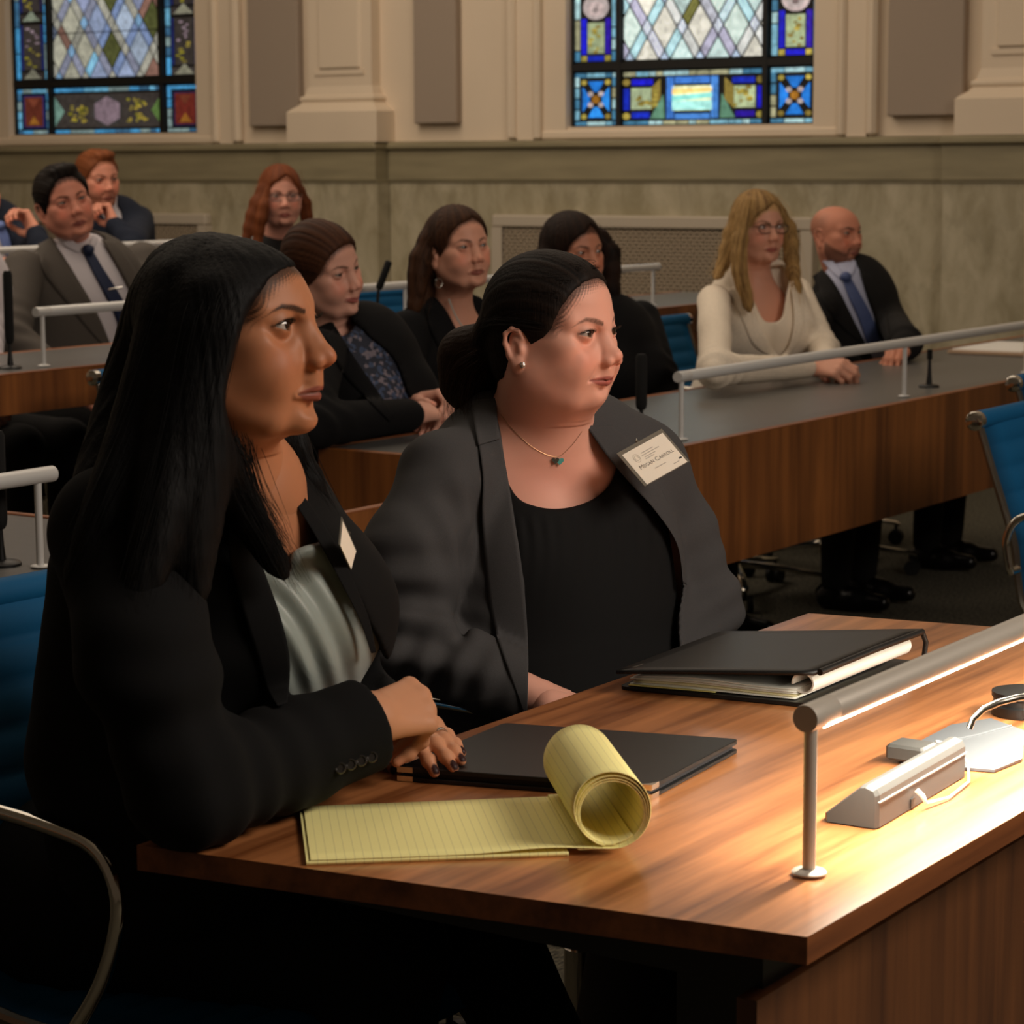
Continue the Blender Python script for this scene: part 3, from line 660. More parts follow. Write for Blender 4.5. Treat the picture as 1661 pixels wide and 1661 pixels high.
# ================================================================ office chairs
def chair_curve():
    # side profile of the seat shell, chair faces +x here: top of back, down, round into the seat
    c = [(-0.315, 0.865), (-0.290, 0.79), (-0.258, 0.70), (-0.232, 0.62), (-0.222, 0.545), (-0.205, 0.49), (-0.15, 0.452), (-0.05, 0.440), (0.08, 0.447), (0.18, 0.455), (0.235, 0.448), (0.262, 0.42)]
    return smooth_poly(c, 8, closed=False)
CH = {}
def make_chair(label, group=None):
    t = thing('office_chair', label, 'chair', group=group)
    c = chair_curve(); n = len(c); seg = np.r_[0, np.cumsum(np.hypot(*np.diff(c, axis=0).T))]; W = 0.235
    # resample evenly, add quilted ribs
    S = np.linspace(0, seg[-1], 150); X = np.interp(S, seg, c[:, 0]); Z = np.interp(S, seg, c[:, 1])
    dx, dz = np.gradient(X), np.gradient(Z); L = np.hypot(dx, dz); nx, nz = -dz/L*-1, dx/L*-1   # towards the sitter
    nx, nz = -nx*-1, -nz*-1
    rib = np.abs(np.sin(math.pi*S/0.052))**0.45
    ys = np.linspace(-W, W, 9); V = []; Q = []
    for side, sg in (('a', 1), ('b', -1)):
        for i in range(len(S)):
            for j, y in enumerate(ys):
                e = 1-abs(y/W)**6; th = (0.004+0.011*rib[i]*e)*sg
                V.append((X[i]+nx[i]*th, y, Z[i]+nz[i]*th))
    m, k = len(S), len(ys)
    for s in (0, 1):
        for i in range(m-1):
            for j in range(k-1):
                a = s*m*k+i*k+j; q = (a, a+1, a+k+1, a+k); Q.append(q if s else q[::-1])
    for i in range(m-1):
        for j in (0, k-1):
            a = i*k+j; b = m*k+a; Q.append((a, a+k, b+k, b) if j == 0 else (a+k, a, b, b+k))
    npmesh('seat_shell', V, Q, M_blue, t, world=False)
    for y in (-W-0.008, W+0.008):
        MB().tube([(X[i], y, Z[i]) for i in range(0, m, 3)], 0.0085, 8).build('side_rail', M_alu, t, smooth=True)
    MB().lathe([(0.0195, -W-0.01), (0.0195, W+0.01)], 20, (X[0]-0.002, 0, Z[0]+0.004), axis='y').build('head_roll', M_blue, t, smooth=True)
    for s in (-1, 1):
        a, b = (W+0.008)*s, (W+0.030)*s
        MB().lathe([(0.004, b), (0.014, b-0.001*s), (0.0195, b-0.005*s), (0.0195, a)], 20, (X[0]-0.002, 0, Z[0]+0.004), axis='y').build('end_knob', M_chrome, t, smooth=True)
        y = s*(W+0.045)
        arm = smooth_poly([(-0.225, .575), (-0.235, .64), (-0.205, .685), (-0.13, .695), (0.03, .688), (0.10, .672), (0.125, .62), (0.10, .54), (0.055, .475), (0.03, .452)], 6, closed=False)
        MB().tube([(-0.224, y-s*0.035, .575)]+[(p[0], y, p[1]) for p in arm]+[(0.02, y-s*0.035, .447)], 0.0085, 10, flat=None).build('armrest', M_chrome if True else M_alu, t, smooth=True)
    MB().lathe([(0.05, 0.40), (0.05, 0.425), (0.03, 0.43)], 20).build('seat_mount', M_alu, t, smooth=True)
    MB().box((-0.12, -W, 0.425), (-0.09, W, 0.44)).box((0.1, -W, 0.43), (0.13, W, 0.445)).build('cross_bar', M_alu, t)
    MB().lathe([(0.028, 0.07), (0.028, 0.26), (0.017, 0.26), (0.017, 0.42)], 18).build('column', M_chrome, t, smooth=True)
    for k in range(5):
        g = math.radians(72*k+18); u = Vector((math.cos(g), math.sin(g), 0))
        leg = MB().tube([u*0.02+Vector((0, 0, .105)), u*0.15+Vector((0, 0, .098)), u*0.30+Vector((0, 0, .078)), u*0.315+Vector((0, 0, .07))], [0.023, 0.018, 0.013, 0.009], 10, flat=0.6).build('base_leg', M_chrome, t, smooth=True)
        v = Vector((-u.y, u.x, 0)); cs = MB(); c0 = u*0.30+Vector((0, 0, 0.027))
        for sg in (-1, 1): cs.tube([c0+v*0.009*sg, c0+v*0.024*sg], 0.027, 18)
        cs.tube([c0+Vector((0, 0, 0.01)), c0+Vector((0, 0, 0.05))], 0.006, 8); cs.build('caster', M_rubber, leg, smooth=True)
    return t
def dup(root, loc, rz, label, group=None):
    def cp(o, par):
        c = o.copy(); COL.objects.link(c); c.parent = par
        for ch in [q for q in COL.objects if q.parent is o]: cp(ch, c)
        return c
    r = cp(root, None); r.location = loc; r.rotation_euler = (0, 0, rz); r['label'] = label
    return r
FACE = -math.pi/2                     # sitters face the front of the room
CHAIRS = [((2.065, 1.79), 0, -3, 'blue office chair under the black-haired woman, its metal armrest at lower left', .97),
          ((2.88, 1.80), 0, 4, 'blue office chair under the woman in the grey blazer', .95),
          ((4.76, 1.57), 0, 0, 'empty ribbed blue office chair with metal armrest at the right edge', 1),
          ((5.58, 1.82), 0, 0, 'empty blue office chair at the right edge, only its top corner and knob showing', 1),
          ((4.58, 3.80), 0, 0, 'blue office chair under the smiling woman', 1),
          ((5.25, 3.82), 0, 0, 'blue office chair under the woman with the long brown ponytail', 1),
          ((5.97, 3.85), 0, 0, 'blue office chair under the dark-haired woman in black', 1),
          ((6.77, 3.66), 0, 0, 'blue office chair under the blonde woman', 1),
          ((7.355, 3.62), 0, 0, 'empty blue office chair between the blonde woman and the bald man', .93),
          ((7.94, 3.95), 0, 0, 'blue office chair under the bald man', 1),
          ((5.62, 5.55), ZB, 0, 'blue office chair under the man in the grey suit', 1),
          ((6.88, 5.75), ZB, 0, 'blue office chair under the red-haired woman with glasses', 1),
          ((7.50, 5.35), ZB, 0, 'empty blue office chair behind the gooseneck microphone', .96),
          ((4.85, 5.50), ZB, 0, 'blue office chair at the left edge in the second row', 1),
          ((7.16, 6.95), ZC, 0, 'blue office chair under the bearded man', 1), ((6.55, 6.97), ZC, 0, 'blue office chair under the man at the far left', 1)]
ch0 = None
for (x, y), z, a, l, hs in CHAIRS:
    rz = FACE+math.radians(a)
    if ch0 is None: ch0 = make_chair(l); ch0.location = (x, y, z); ch0.rotation_euler = (0, 0, rz)
    else: dup(ch0, (x, y, z), rz, l).scale = (1, 1, hs)
# ================================================================ people
def skin_mat(name, sss=0.06, rough=0.5):
    if name in _M: return _M[name]
    m = mat(name, (0.5, 0.3, 0.2), rough, spec=0.35, sss=sss, attr=True, bump=((900, 900, 900), 0.06, 0.0004)); return m
def brow_pts(o): return np.array([(1.3, 3.05+o.get('brow_dz', 0)), (2.4, 3.5+o.get('brow_dz', 0)), (3.7, 3.75+o.get('brow_dz', 0)), (4.7, 3.35+o.get('brow_dz', 0)), (5.5, 2.75+o.get('brow_dz', 0))])
def head_prims(o):
    """local frame in metres: x forward, y left, z up, origin between the ears"""
    C = 0.01; W = o.get('w', 1.0); P_ = []; q_ = 1-o.get('short', 0); tp = o.get('top', 0)
    rc = o.get('recede', 0)
    zz = lambda c: (c[0]-rc*min(1, max(0, (-c[2]-2.8)/4.5))*(1 if c[0] > 6 else 0.4), c[1], c[2] if c[2] > -2.5 else -2.5+(c[2]+2.5)*q_)
    def E(c, r, k=1.0, op='u', sym=False, R=None): P_.append(ell([q*C for q in zz(c)], [q*C for q in r], R, op, k*C, sym))
    def S(a, b, ra, rb=None, k=1.0, op='u', sym=False): P_.append(cap([q*C for q in zz(a)], [q*C for q in zz(b)], ra*C, (ra if rb is None else rb)*C, op, k*C, sym))
    male = o.get('male', 0); full = o.get('full', 0); sm = o.get('smile', 0); nl = o.get('nose', 0)
    E((-0.6, 0, 4.6+tp/2), (9.0, 7.35*W, 8.3+tp/2)); E((1.9, 0, 4.9+tp/2), (7.25, 6.3*W, 6.7+tp/2), 1.5)           # skull, forehead
    E((3.2, 0, -1.2), (5.6, 5.9*W, 6.6), 2.0)                                                      # mid face
    E((3.4, 0, -5.0), (5.2, 4.7*W, 4.0), 2.0)                                                      # lower face
    S((0.6, 5.2*W, -3.6), (5.6, 2.9*W, -7.4), 1.7+0.3*male+0.35*full, 1.5, 2.0, sym=True)                       # jaw line
    E((7.55, 0, -7.75), (1.9, 1.9+.3*male, 1.55), 1.4)                                             # chin
    E((6.0, 3.3*W, -2.6), (2.6+0.25*full, 2.5+0.3*full, 3.0), 1.6, sym=True)                                  # cheeks
    E((5.2, 4.9*W, 0.2), (2.2, 1.5, 1.5), 1.6, sym=True)                                           # cheekbones
    E((2.7, 4.75*W, -1.5), (3.3, 1.55, 3.0), 2.0, sym=True)                                        # side of the cheek
    if sm: E((6.9, 3.2*W, -2.3), (1.7, 1.6, 1.6), 1.2, sym=True)
    S((8.15, 0.6, 3.0), (6.5, 4.4*W, 3.3), 1.15+0.2*male, 0.9, 1.6, sym=True)                      # brow ridge
    E((8.6, 3.1, 1.45), (1.75, 1.9, 1.25), None or 1.3, 's', True)                                 # eye sockets
    S((8.75, 0, 2.4), (10.35+nl*.5, 0, -1.0), 0.62, 0.72, 1.1)                                      # nose bridge
    E((10.65+nl*.6, 0, -1.75+o.get('nose_up', 0)), (0.98, 0.92, 0.85), 0.8)                                             # tip
    E((9.95+nl*.4, 1.08+o.get('nose_w', 0), -2.15), (0.95, 0.68, 0.72), 0.5, sym=True)                                       # wings
    S((8.0, 1.15, 0.6), (8.2, 1.75, -2.0), 0.55, 0.75, 1.3, sym=True)
    S((9.0, .5, 0.9), (9.85+nl*.4, .72, -1.5), 0.5, 0.62, 0.9, sym=True)
    S((9.7, 0, -2.3), (8.9, 0, -3.6), 0.55, 0.9, 0.9)                                              # base of nose
    E((10.15+nl*.5, 0.55, -2.85), (0.55, 0.30, 0.42), 0.25, 's', True)                                    # nostrils
    # mouth
    zc = -5.15; c = 0.45*sm; mw = o.get('mouth_w', 0)
    S((9.15, 0, -4.0), (9.0, 0, -4.5), 1.0, 0.9, 1.2)
    S((9.55, 0.42, -4.72), (8.35, 2.35+.25*sm+mw, zc-0.02+c), 0.52, 0.22, 0.55, sym=True)               # upper lip
    S((9.45, 0.0, -5.68), (8.35, 2.25+.25*sm+mw, zc-0.1+c), 0.60, 0.2, 0.55, sym=True)                # lower lip
    S((10.1, 0, zc+0.02), (8.75, 2.5+.25*sm+mw, zc+c), 0.13, 0.10, 0.22, 's', True)                   # parting
    E((9.35, 0, -6.75), (0.55, 1.4, 0.5), 0.9, 's')
    if sm: S((9.4, 2.35, -3.0), (8.7, 3.1, -5.0), 0.16, 0.14, 0.7, 's', True)
    # eyes: lids over the ball, then the almond opening
    E((7.35, 3.15, 1.80), (1.42, 1.42, 1.30), 0.8, sym=True)
    zi, zo = 1.6, 1.82+o.get('tilt', 0); up_, lo_ = o.get('eye_up', 0.42), o.get('eye_lo', 0.28)
    def lid(x, y, z):
        y = np.abs(y)/C; Z = z/C; X = x/C; t = np.clip((y-1.85)/2.65, 0, 1); s = np.maximum(np.sin(math.pi*t), 0)**0.75
        b = zi+(zo-zi)*t; d = np.maximum(Z-(b+up_*s), (b-lo_*s)-Z)
        return (np.maximum(np.maximum(d, np.maximum(1.85-y, y-4.5)), 6.6-X)*C)+0*x
    P_.append(Pr((0.066, -0.045, 0.010), (0.092, 0.045, 0.026), lid, 's', 0.0012))
    S((7.9, 1.9, 2.55), (7.0, 4.4, 2.6), 0.32, 0.25, 0.7, sym=True)                                # upper lid fold
    # ears
    if o.get('ears', 1):
        x0, y0, z0 = -0.6, 6.9*W, 0.2+o.get('ear_z', 0); es = o.get('ear_s', 1.0); E0, S0 = E, S
        g_ = lambda c: (x0+(c[0]-x0)*es, y0+(c[1]-y0)*es, z0+(c[2]-z0)*es)
        E = lambda c, r, k=1., op='u', sym=False: E0(g_(c), tuple(q*es for q in r), k, op, sym)
        S = lambda a, b, ra, rb=None, k=1., op='u', sym=False: S0(g_(a), g_(b), ra*es, None if rb is None else rb*es, k, op, sym)
        E((x0-.3, y0+0.35, z0+.2), (1.35, 0.62, 2.6), 0.6, sym=True)
        hel = [(x0+0.9, y0+.3, z0+1.3), (x0+0.55, y0+.75, z0+2.5), (x0-0.5, y0+1.15, z0+3.0), (x0-1.6, y0+1.4, z0+2.2), (x0-1.75, y0+1.35, z0+0.6), (x0-1.2, y0+1.0, z0-1.2), (x0-0.4, y0+.6, z0-2.5), (x0+0.35, y0+.35, z0-2.9)]
        for i in range(len(hel)-1): S(hel[i], hel[i+1], 0.36, None, 0.28, sym=True)
        E((x0-0.1, y0+.55, z0-2.5), (0.75, 0.42, 0.95), 0.35, sym=True)
        E((x0-0.15, y0+1.2, z0-0.2), (0.62, 0.55, 0.95), 0.4, 's', True)
        S((x0-0.2, y0+1.35, z0+1.9), (x0-1.1, y0+1.45, z0+0.8), 0.28, 0.22, 0.25, 's', True)
        E((x0+0.75, y0+.6, z0-0.35), (0.35, 0.35, 0.5), 0.3, sym=True)
    return P_
def lerp_line(x, pts):
    return np.interp(x, pts[:, 0], pts[:, 1])
def head_color(V, o):
    """V in local metres. Skin colours: lips, brows, lashes line, stubble, hair shadow on a shaved scalp; shade painted between the lips"""
    v = V*100; x, y, z = v[:, 0], np.abs(v[:, 1]), v[:, 2]; n = len(v); z = np.where(z < -2.5, -2.5+(z+2.5)/(1-o.get('short', 0)), z)
    base = np.array(lin(o['skin'])); col = np.tile(base, (n, 1)).astype(float)
    def mix(c, a):
        nonlocal col
        a = np.clip(a, 0, 1)[:, None]; col = col*(1-a)+np.array(lin(c))[None]*a
    bl = tuple(min(255, q*f) for q, f in zip(o['skin'], (1.02, 0.86, 0.82)))
    mix(bl, o.get('blush', .75)*np.exp(-((y-4.0)/1.7)**2-((z+1.6)/1.9)**2)*(x > 3)); mix(bl, 0.5*np.exp(-(y/1.2)**2-((z+1.9)/1.0)**2)*(x > 9))
    # lips
    sm = o.get('smile', 0); zc = -5.15+0.45*sm*np.clip(y/2.5, 0, 1)**1.5; W = 2.45+.25*sm+o.get('mouth_w', 0)
    t = np.clip(1-(y/W)**2, 0, 1); upb = zc+0.78*t**0.7-0.18*np.exp(-(y/0.35)**2); lob = zc-1.08*t**0.75
    d = np.minimum(upb-z, z-lob)
    mix(o.get('lips', (150, 80, 72)), np.clip(d/0.16, 0, 1)*(x > 7.6)*(y < W))
    mix(tuple(q*0.45 for q in o['skin']), 0.75*np.exp(-((z-zc)/0.10)**2)*(y < W)*(x > 7.8))  # shade in the parting between the lips, painted into the colour
    # brows
    if o.get('brow', 1):
        B = brow_pts(o); bz = lerp_line(y, B); th = np.interp(y, [1.2, 1.9, 3.6, 5.6], [0.30, 0.36, 0.30, 0.06])*o.get('brow_t', 1)
        hair = 0.88+0.12*np.sin(y*30+z*26+np.sin(z*9)*2)
        mix(o.get('browc', (30, 20, 16)), np.clip((th-np.abs(z-bz))/0.2, 0, 1)*(y > 1.15)*(y < 5.7)*(x > 5.2)*hair*o.get('brow', 1))
    # lash line and a darker tone on the upper lid
    tt = np.clip((y-1.85)/2.65, 0, 1); s = np.maximum(np.sin(math.pi*tt), 0)**0.75; b = 1.6+(0.22+o.get('tilt', 0))*tt; ue = b+o.get('eye_up', 0.42)*s
    le = b-o.get('eye_lo', 0.28)*s
    mk = o.get('liner', 0.5); r = (y > 1.75)*(y < 4.75)*(x > 6.3)
    mix((22, 14, 10), mk*np.exp(-np.clip(z-ue, 0, 9)**2/0.02)*r*(z > b)); mix((28, 18, 12), 0.7*mk*np.exp(-np.clip(le-z, 0, 9)**2/0.012)*r*(z <= b))
    mix(tuple(q*0.62 for q in o['skin']), 0.5*np.exp(-((z-2.1)/0.55)**2-((y-3.2)/1.5)**2)*r)
    if o.get('beard'):
        zb = -4.4+(7.6-x)*0.62; a = np.clip((zb-z)/1.3, 0, 1)*np.clip((y-2.3)/0.6, 0, 1)
        a = np.maximum(a, np.clip((-6.3-z)/0.6, 0, 1)); a = np.maximum(a, np.exp(-((z+4.0)/0.6)**2)*(y < 3.2)*(x > 7.5))
        a = np.maximum(a, np.exp(-((y-2.9)/.5)**2)*(z < -3.9)*(z > -7)*(x > 6)); lipm = np.clip(d/0.1, 0, 1)
        a = a*(1-lipm*(y < 2.5))*np.clip((z+11)/1.2, 0, 1)*np.clip((x-0.6)/0.9, 0, 1)
        mix(o['beardc'], a*o['beard'])
    if o.get('hl'):
        (hc, hr_), hcol = o['hl']; ee = np.sqrt(((x-hc[0])/hr_[0])**2+(y/hr_[1])**2+((z-hc[2])/hr_[2])**2); fz = .03*np.sin(y*17+z*11)+.02*np.sin(y*41-z*23)
        mix(hcol, np.clip((ee+fz-.91)/.09, 0, 1)*np.clip((z-1.0)/1.5, 0, 1)*np.clip((x-2.2)/1.2, 0, 1)*.85)
    if o.get('shaved'):
        a = np.clip((z-2.2-0.35*x)/1.5, 0, 1)*np.clip((-x+3)/3, 0, 1)*np.clip((9.5-z)/3, 0, 1); mix(o['shaved'], 0.5*a)
    if o.get('nails'): pass
    return col
def rotm(yaw, pitch=0, roll=0):      # yaw about z, pitch up about y, roll about x (degrees)
    a, b, c = map(math.radians, (yaw, -pitch, roll))
    return np.array(Matrix.Rotation(a, 3, 'Z') @ Matrix.Rotation(b, 3, 'Y') @ Matrix.Rotation(c, 3, 'X'))
class Person: pass
def make_head(root, O, R, s, o, h, extra=(), name='body', col_extra=None, lo=None, hi=None):
    """extra: prims given in room coordinates (neck, chest, arms), converted through the head frame"""
    inv = lambda x, y, z: ((R[0, 0]*(x-O[0])+R[1, 0]*(y-O[1])+R[2, 0]*(z-O[2]))/s,)
    prims = head_prims(o)
    # local grid; room-space prims are wrapped
    loc = []
    for p in prims: loc.append(p)
    for p in extra:
        cs = np.array([[(p.lo, p.hi)[i][0], (p.lo, p.hi)[j][1], (p.lo, p.hi)[k][2]] for i in (0, 1) for j in (0, 1) for k in (0, 1)])
        cl = ((cs-O) @ R)/s
        def fn(x, y, z, p=p):
            X = O[0]+s*(R[0, 0]*x+R[0, 1]*y+R[0, 2]*z); Y = O[1]+s*(R[1, 0]*x+R[1, 1]*y+R[1, 2]*z); Z = O[2]+s*(R[2, 0]*x+R[2, 1]*y+R[2, 2]*z)
            return p.fn(X, Y, Z)/s
        loc.append(Pr(cl.min(0), cl.max(0), fn, p.op, p.k/s))
    V, Q = surf(loc, h, lo, hi)
    col = head_color(V, o); Wd = V @ R.T*s+O
    if col_extra is not None: col = col_extra(Wd, col)
    ob = npmesh(name, Wd, Q, skin_mat('skin', o.get('sss', 0.06)), root, col)
    return ob
def eyes(root, O, R, s, o):
    for sg in (1, -1):
        c = np.array((0.0735, 0.0315*sg, 0.0175)); r = 0.0122
        g = o.get('gaze', (0, 0)); d = rotm(g[0], g[1])[:, 0]
        n, k = 28, 40; V = []; Cc = []
        ax = d; a1 = np.cross((0, 0, 1), ax); a1 /= np.linalg.norm(a1); a2 = np.cross(ax, a1)
        for i in range(n):
            th = math.pi*(i/(n-1))**1.3
            for j in range(k):
                ph = 2*math.pi*j/k; rr = r*(1+0.05*max(0, math.cos(th)-0.86)/0.14*(1))
                V.append(c+rr*(ax*math.cos(th)+math.sin(th)*(a1*math.cos(ph)+a2*math.sin(ph))))
                q = math.degrees(th)
                Cc.append((0.005, 0.004, 0.004) if q < 11.5 else (lin(o.get('iris', (52, 30, 18))) if q < 29 else ((0.02, 0.012, 0.01) if q < 33 else lin(o.get('sclera', (150, 136, 126))))))
        V = np.array(V); Q = [(i*k+j, (i+1)*k+j, (i+1)*k+(j+1) % k, i*k+(j+1) % k) for i in range(n-1) for j in range(k)]
        npmesh('eye', V @ R.T*s+O, Q, mat('eye', (1, 1, 1), 0.06, spec=0.8, attr=True, coat=1.0), root, np.array(Cc))
def lashes(root, O, R, s, o, t=1.0):
    for sg in (1, -1):
        b = MB(); pts = []
        for i in range(13):
            tt = 0.04+0.96*i/12; y = 1.85+2.65*tt+ (0.25 if i == 12 else 0); sn = max(0.0, math.sin(math.pi*min(tt, 1)))**0.75; bz = 1.6+(0.22+o.get('tilt', 0))*tt; z = bz+o.get('eye_up', .42)*sn+(0.12 if i == 12 else 0)
            x = 7.35+math.sqrt(max(0.3, 1.47**2-(y-3.15)**2-(z-1.75)**2)); pts.append(np.array((x, y*sg, z)))
        W = [(p/100) @ R.T*s+O for p in pts]; b.tube(W, [0.0003]+[0.00062*t]*11+[0.0002], 6)
        for i in range(1, 13):
            for f in (0, .5):
                p = pts[i]*(1-f)+pts[min(i+1, 12)]*f; q = p+np.array((0.62, 0.12*sg+0.03*sg*i/2, 0.28+0.03*i/3)); m = (p+q)/2+np.array((0.1, 0, -0.06))
                b.tube([(k/100) @ R.T*s+O for k in (p, m, q)], [0.0003*t, 0.0002*t, 0.00006], 4)
        b.build('eyelashes', mat('lashes', (0.004, 0.003, 0.003), 0.6), root, world=True)
# ================================================================ bodies, hands, clothing
def pxcut(poly, d0, d1, op='s', k=0.006, n=4):
    poly = smooth_poly(poly, n); x0, y0 = poly.min(0); x1, y1 = poly.max(0)
    cs = np.array([P(x, y, d) for x in (x0, x1) for y in (y0, y1) for d in (d0, d1)])
    def fn(x, y, z):
        qx, qy, qz = x, y, z-EYE; d = qx*_fw[0]+qy*_fw[1]+qz*_fw[2]
        px = 830.5+F_PX*(qx*_rt[0]+qy*_rt[1]+qz*_rt[2])/d; py = 830.5-F_PX*(qx*_up[0]+qy*_up[1]+qz*_up[2])/d
        return np.maximum(np.maximum(polyd(px, py, poly)*d/F_PX, d0-d), d-d1)
    return Pr(cs.min(0), cs.max(0), fn, op, k)
def hand(W, D, N, side, curls, s=1.0, spread=0.10, thumb=(0.6, -0.35), k=0.005):
    """curls: four tuples of three joint angles in degrees, index to little finger. returns prims and finger tips"""
    W = np.asarray(W, float); D = np.asarray(D, float); D /= np.linalg.norm(D); N = np.asarray(N, float); N -= D*(N@D); N /= np.linalg.norm(N)
    T = np.cross(D, N) if side == 'L' else np.cross(N, D); pr = []; tips = []; hand.mid = []
    Ls = (.086, .089, .083, .074); Os = (.026, .007, -.012, -.029); FL = ((.042, .025, .020), (.046, .029, .021), (.042, .027, .020), (.033, .021, .018)); fr = (.0090, .0090, .0085, .0075)
    pr.append(cap(W-D*0.05*s, W+D*0.012*s, .024*s, .024*s, k=.01))
    for i in range(4):
        K = W+(D*Ls[i]+T*Os[i]+N*(.004, .006, .004, 0)[i])*s
        pr.append(cap(W+(D*.012+T*Os[i]*.55)*s, K, .0155*s, .0108*s, k=.012 if i else .01))
        d = D+T*Os[i]*spread*30; d /= np.linalg.norm(d); n = N-d*(N@d); n /= np.linalg.norm(n); p = K; a = 0
        for j in range(3):
            a += math.radians(curls[i][j]); dd = d*math.cos(a)-n*math.sin(a); q = p+dd*FL[i][j]*s
            r0, r1 = fr[i]*(1.06-.08*j)*s, fr[i]*(.98-.09*j)*s
            pr.append(cap(p, q, r0, r1, k=k if j else .008)); 
            nn = n*math.cos(a)+d*math.sin(a)
            if j == 0: hand.mid.append((p+(q-p)*.7, dd, nn, r0))
            if j < 2: pr.append(ell(q, (fr[i]*1.04*s,)*3, k=.003))
            p = q
        tips.append((p, dd, nn, fr[i]*s))
    B = W+(D*.018+T*.022-N*.006)*s; t1 = D*.62+T*thumb[0]+N*thumb[1]; t1 /= np.linalg.norm(t1)
    M1 = B+t1*.036*s; t2 = D*.9+T*thumb[0]*.45+N*thumb[1]*.7; t2 /= np.linalg.norm(t2); M2 = M1+t2*.032*s; t3 = D*1.0+T*thumb[0]*.1+N*thumb[1]*.8; t3 /= np.linalg.norm(t3); M3 = M2+t3*.024*s
    pr += [cap(B-D*.01*s, M1, .016*s, .0125*s, k=.012), cap(M1, M2, .0115*s, .0098*s, k=.005), cap(M2, M3, .0098*s, .0075*s, k=.004)]
    tips.append((M3, t3, N*.6+T*.6, .009*s)); return pr, tips
def hand_color(o, tips, nail=None):
    def f(V):
        col = np.tile(np.array(lin(o.get('handc', o['skin']))), (len(V), 1)).astype(float)
        for (p, d, n, r) in tips:
            q = V-p; dist = np.linalg.norm(q, axis=1); a = np.clip(1-dist/(r*2.2), 0, 1)[:, None]*0.5
            col = col*(1-a)+np.array(lin(tuple(min(255, c*k_) for c, k_ in zip(o['skin'], (1.08, .92, .88)))))*a
            t = np.cross(d, n/np.linalg.norm(n)); e = ((q@d)/(r*0.95)+0.02)**2+((q@t)/(r*.68))**2; top = (q@n) > r*0.3
            m = np.clip((1-e)*4, 0, 1)*top; c = np.array(lin(nail if nail else tuple(min(255, c*k_) for c, k_ in zip(o['skin'], (1.1, 1.0, .98)))))
            col = col*(1-m[:, None])+c*m[:, None]
        return col
    return f
def body_mesh(root, pieces, name='body'):
    """pieces: (V, Q, colours) lists joined into the one skin mesh of a person"""
    n = 0; VV, QQ, CC = [], [], []
    for V, Q, c in pieces: VV.append(V); QQ.append(Q+n); CC.append(c); n += len(V)
    return npmesh(name, np.concatenate(VV), np.concatenate(QQ), skin_mat('skin'), root, np.concatenate(CC))
def head_piece(O, R, s, o, h, extra=(), lo=None, hi=None, hook=None):
    loc = list(head_prims(o))
    for p in extra:
        cs = np.array([[(p.lo, p.hi)[i][0], (p.lo, p.hi)[j][1], (p.lo, p.hi)[k][2]] for i in (0, 1) for j in (0, 1) for k in (0, 1)]); cl = ((cs-O) @ R)/s
        def fn(x, y, z, p=p):
            return p.fn(O[0]+s*(R[0, 0]*x+R[0, 1]*y+R[0, 2]*z), O[1]+s*(R[1, 0]*x+R[1, 1]*y+R[1, 2]*z), O[2]+s*(R[2, 0]*x+R[2, 1]*y+R[2, 2]*z))/s
        loc.append(Pr(cl.min(0), cl.max(0), fn, p.op, p.k/s))
    V, Q = surf(loc, h, lo, hi); col = head_color(V, o); W = V @ R.T*s+O
    if hook: col = hook(W, col)
    return W, Q, col
def world_prim(p, O, R, s):          # a prim made in head space, moved into the room
    cs = np.array([[(p.lo, p.hi)[i][0], (p.lo, p.hi)[j][1], (p.lo, p.hi)[k][2]] for i in (0, 1) for j in (0, 1) for k in (0, 1)]) @ R.T*s+O
    def fn(x, y, z):
        x, y, z = x-O[0], y-O[1], z-O[2]
        return p.fn((R[0, 0]*x+R[1, 0]*y+R[2, 0]*z)/s, (R[0, 1]*x+R[1, 1]*y+R[2, 1]*z)/s, (R[0, 2]*x+R[1, 2]*y+R[2, 2]*z)/s)*s
    return Pr(cs.min(0), cs.max(0), fn, p.op, p.k*s)
def grow(p, g): return Pr(p.lo-g, p.hi+g, lambda x, y, z: p.fn(x, y, z)-g, p.op, p.k)
def hair_mat(name, c1, c2, sc=(600, 600, 30), rough=0.62):
    if name in _M: return _M[name]
    m = mat(name, lin(c1), rough, spec=0.16, attr=True, bump=((420, 420, 16), 0.5, 0.0015)); return m
def hair_cap(O, R, s, o, g=0.55, hole=((9.8, 0, -1.0), (8.0, 9.5, 9.2)), low=-6.0, ear=True, gf=.9):
    """close-fitting hair over the scalp, head-space centimetres"""
    C = 0.01; W = o.get('w', 1.0); tp = o.get('top', 0); pr = [ell((-.6*C, 0, (4.6+tp/2)*C), ((9.0+g)*C, (7.35*W+g)*C, (8.3+g+tp/2)*C), k=.01), ell((1.9*C, 0, (4.9+tp/2)*C), ((7.25+g*gf)*C, (6.3*W+g)*C, (6.7+g+tp/2)*C), k=.012),
                                       ell((-2.5*C, 0, -1.5*C), ((6.0+g)*C, (6.1*W+g)*C, 6.5*C), k=.02)]
    pr.append(ell([q*C for q in hole[0]], [q*C for q in hole[1]], op='s', k=.016))
    def lowf(x, y, z): return (z-low*C)*1.0+0*x+0*y
    pr.append(Pr((-.2, -.2, -.3), (.2, .2, low*C), lowf, 's', .01))
    if ear: pr.append(ell((-.4*C, 7.6*W*C, -.3*C), (1.5*C, 2.2*C, 2.9*C), op='s', k=.005, sym=True))
    return pr
def n1(x, seed):
    tb = np.random.default_rng(seed).uniform(-1, 1, 512); i = np.floor(x).astype(int); f = x-i; f = f*f*(3-2*f); return tb[i % 512]*(1-f)+tb[(i+1) % 512]*f
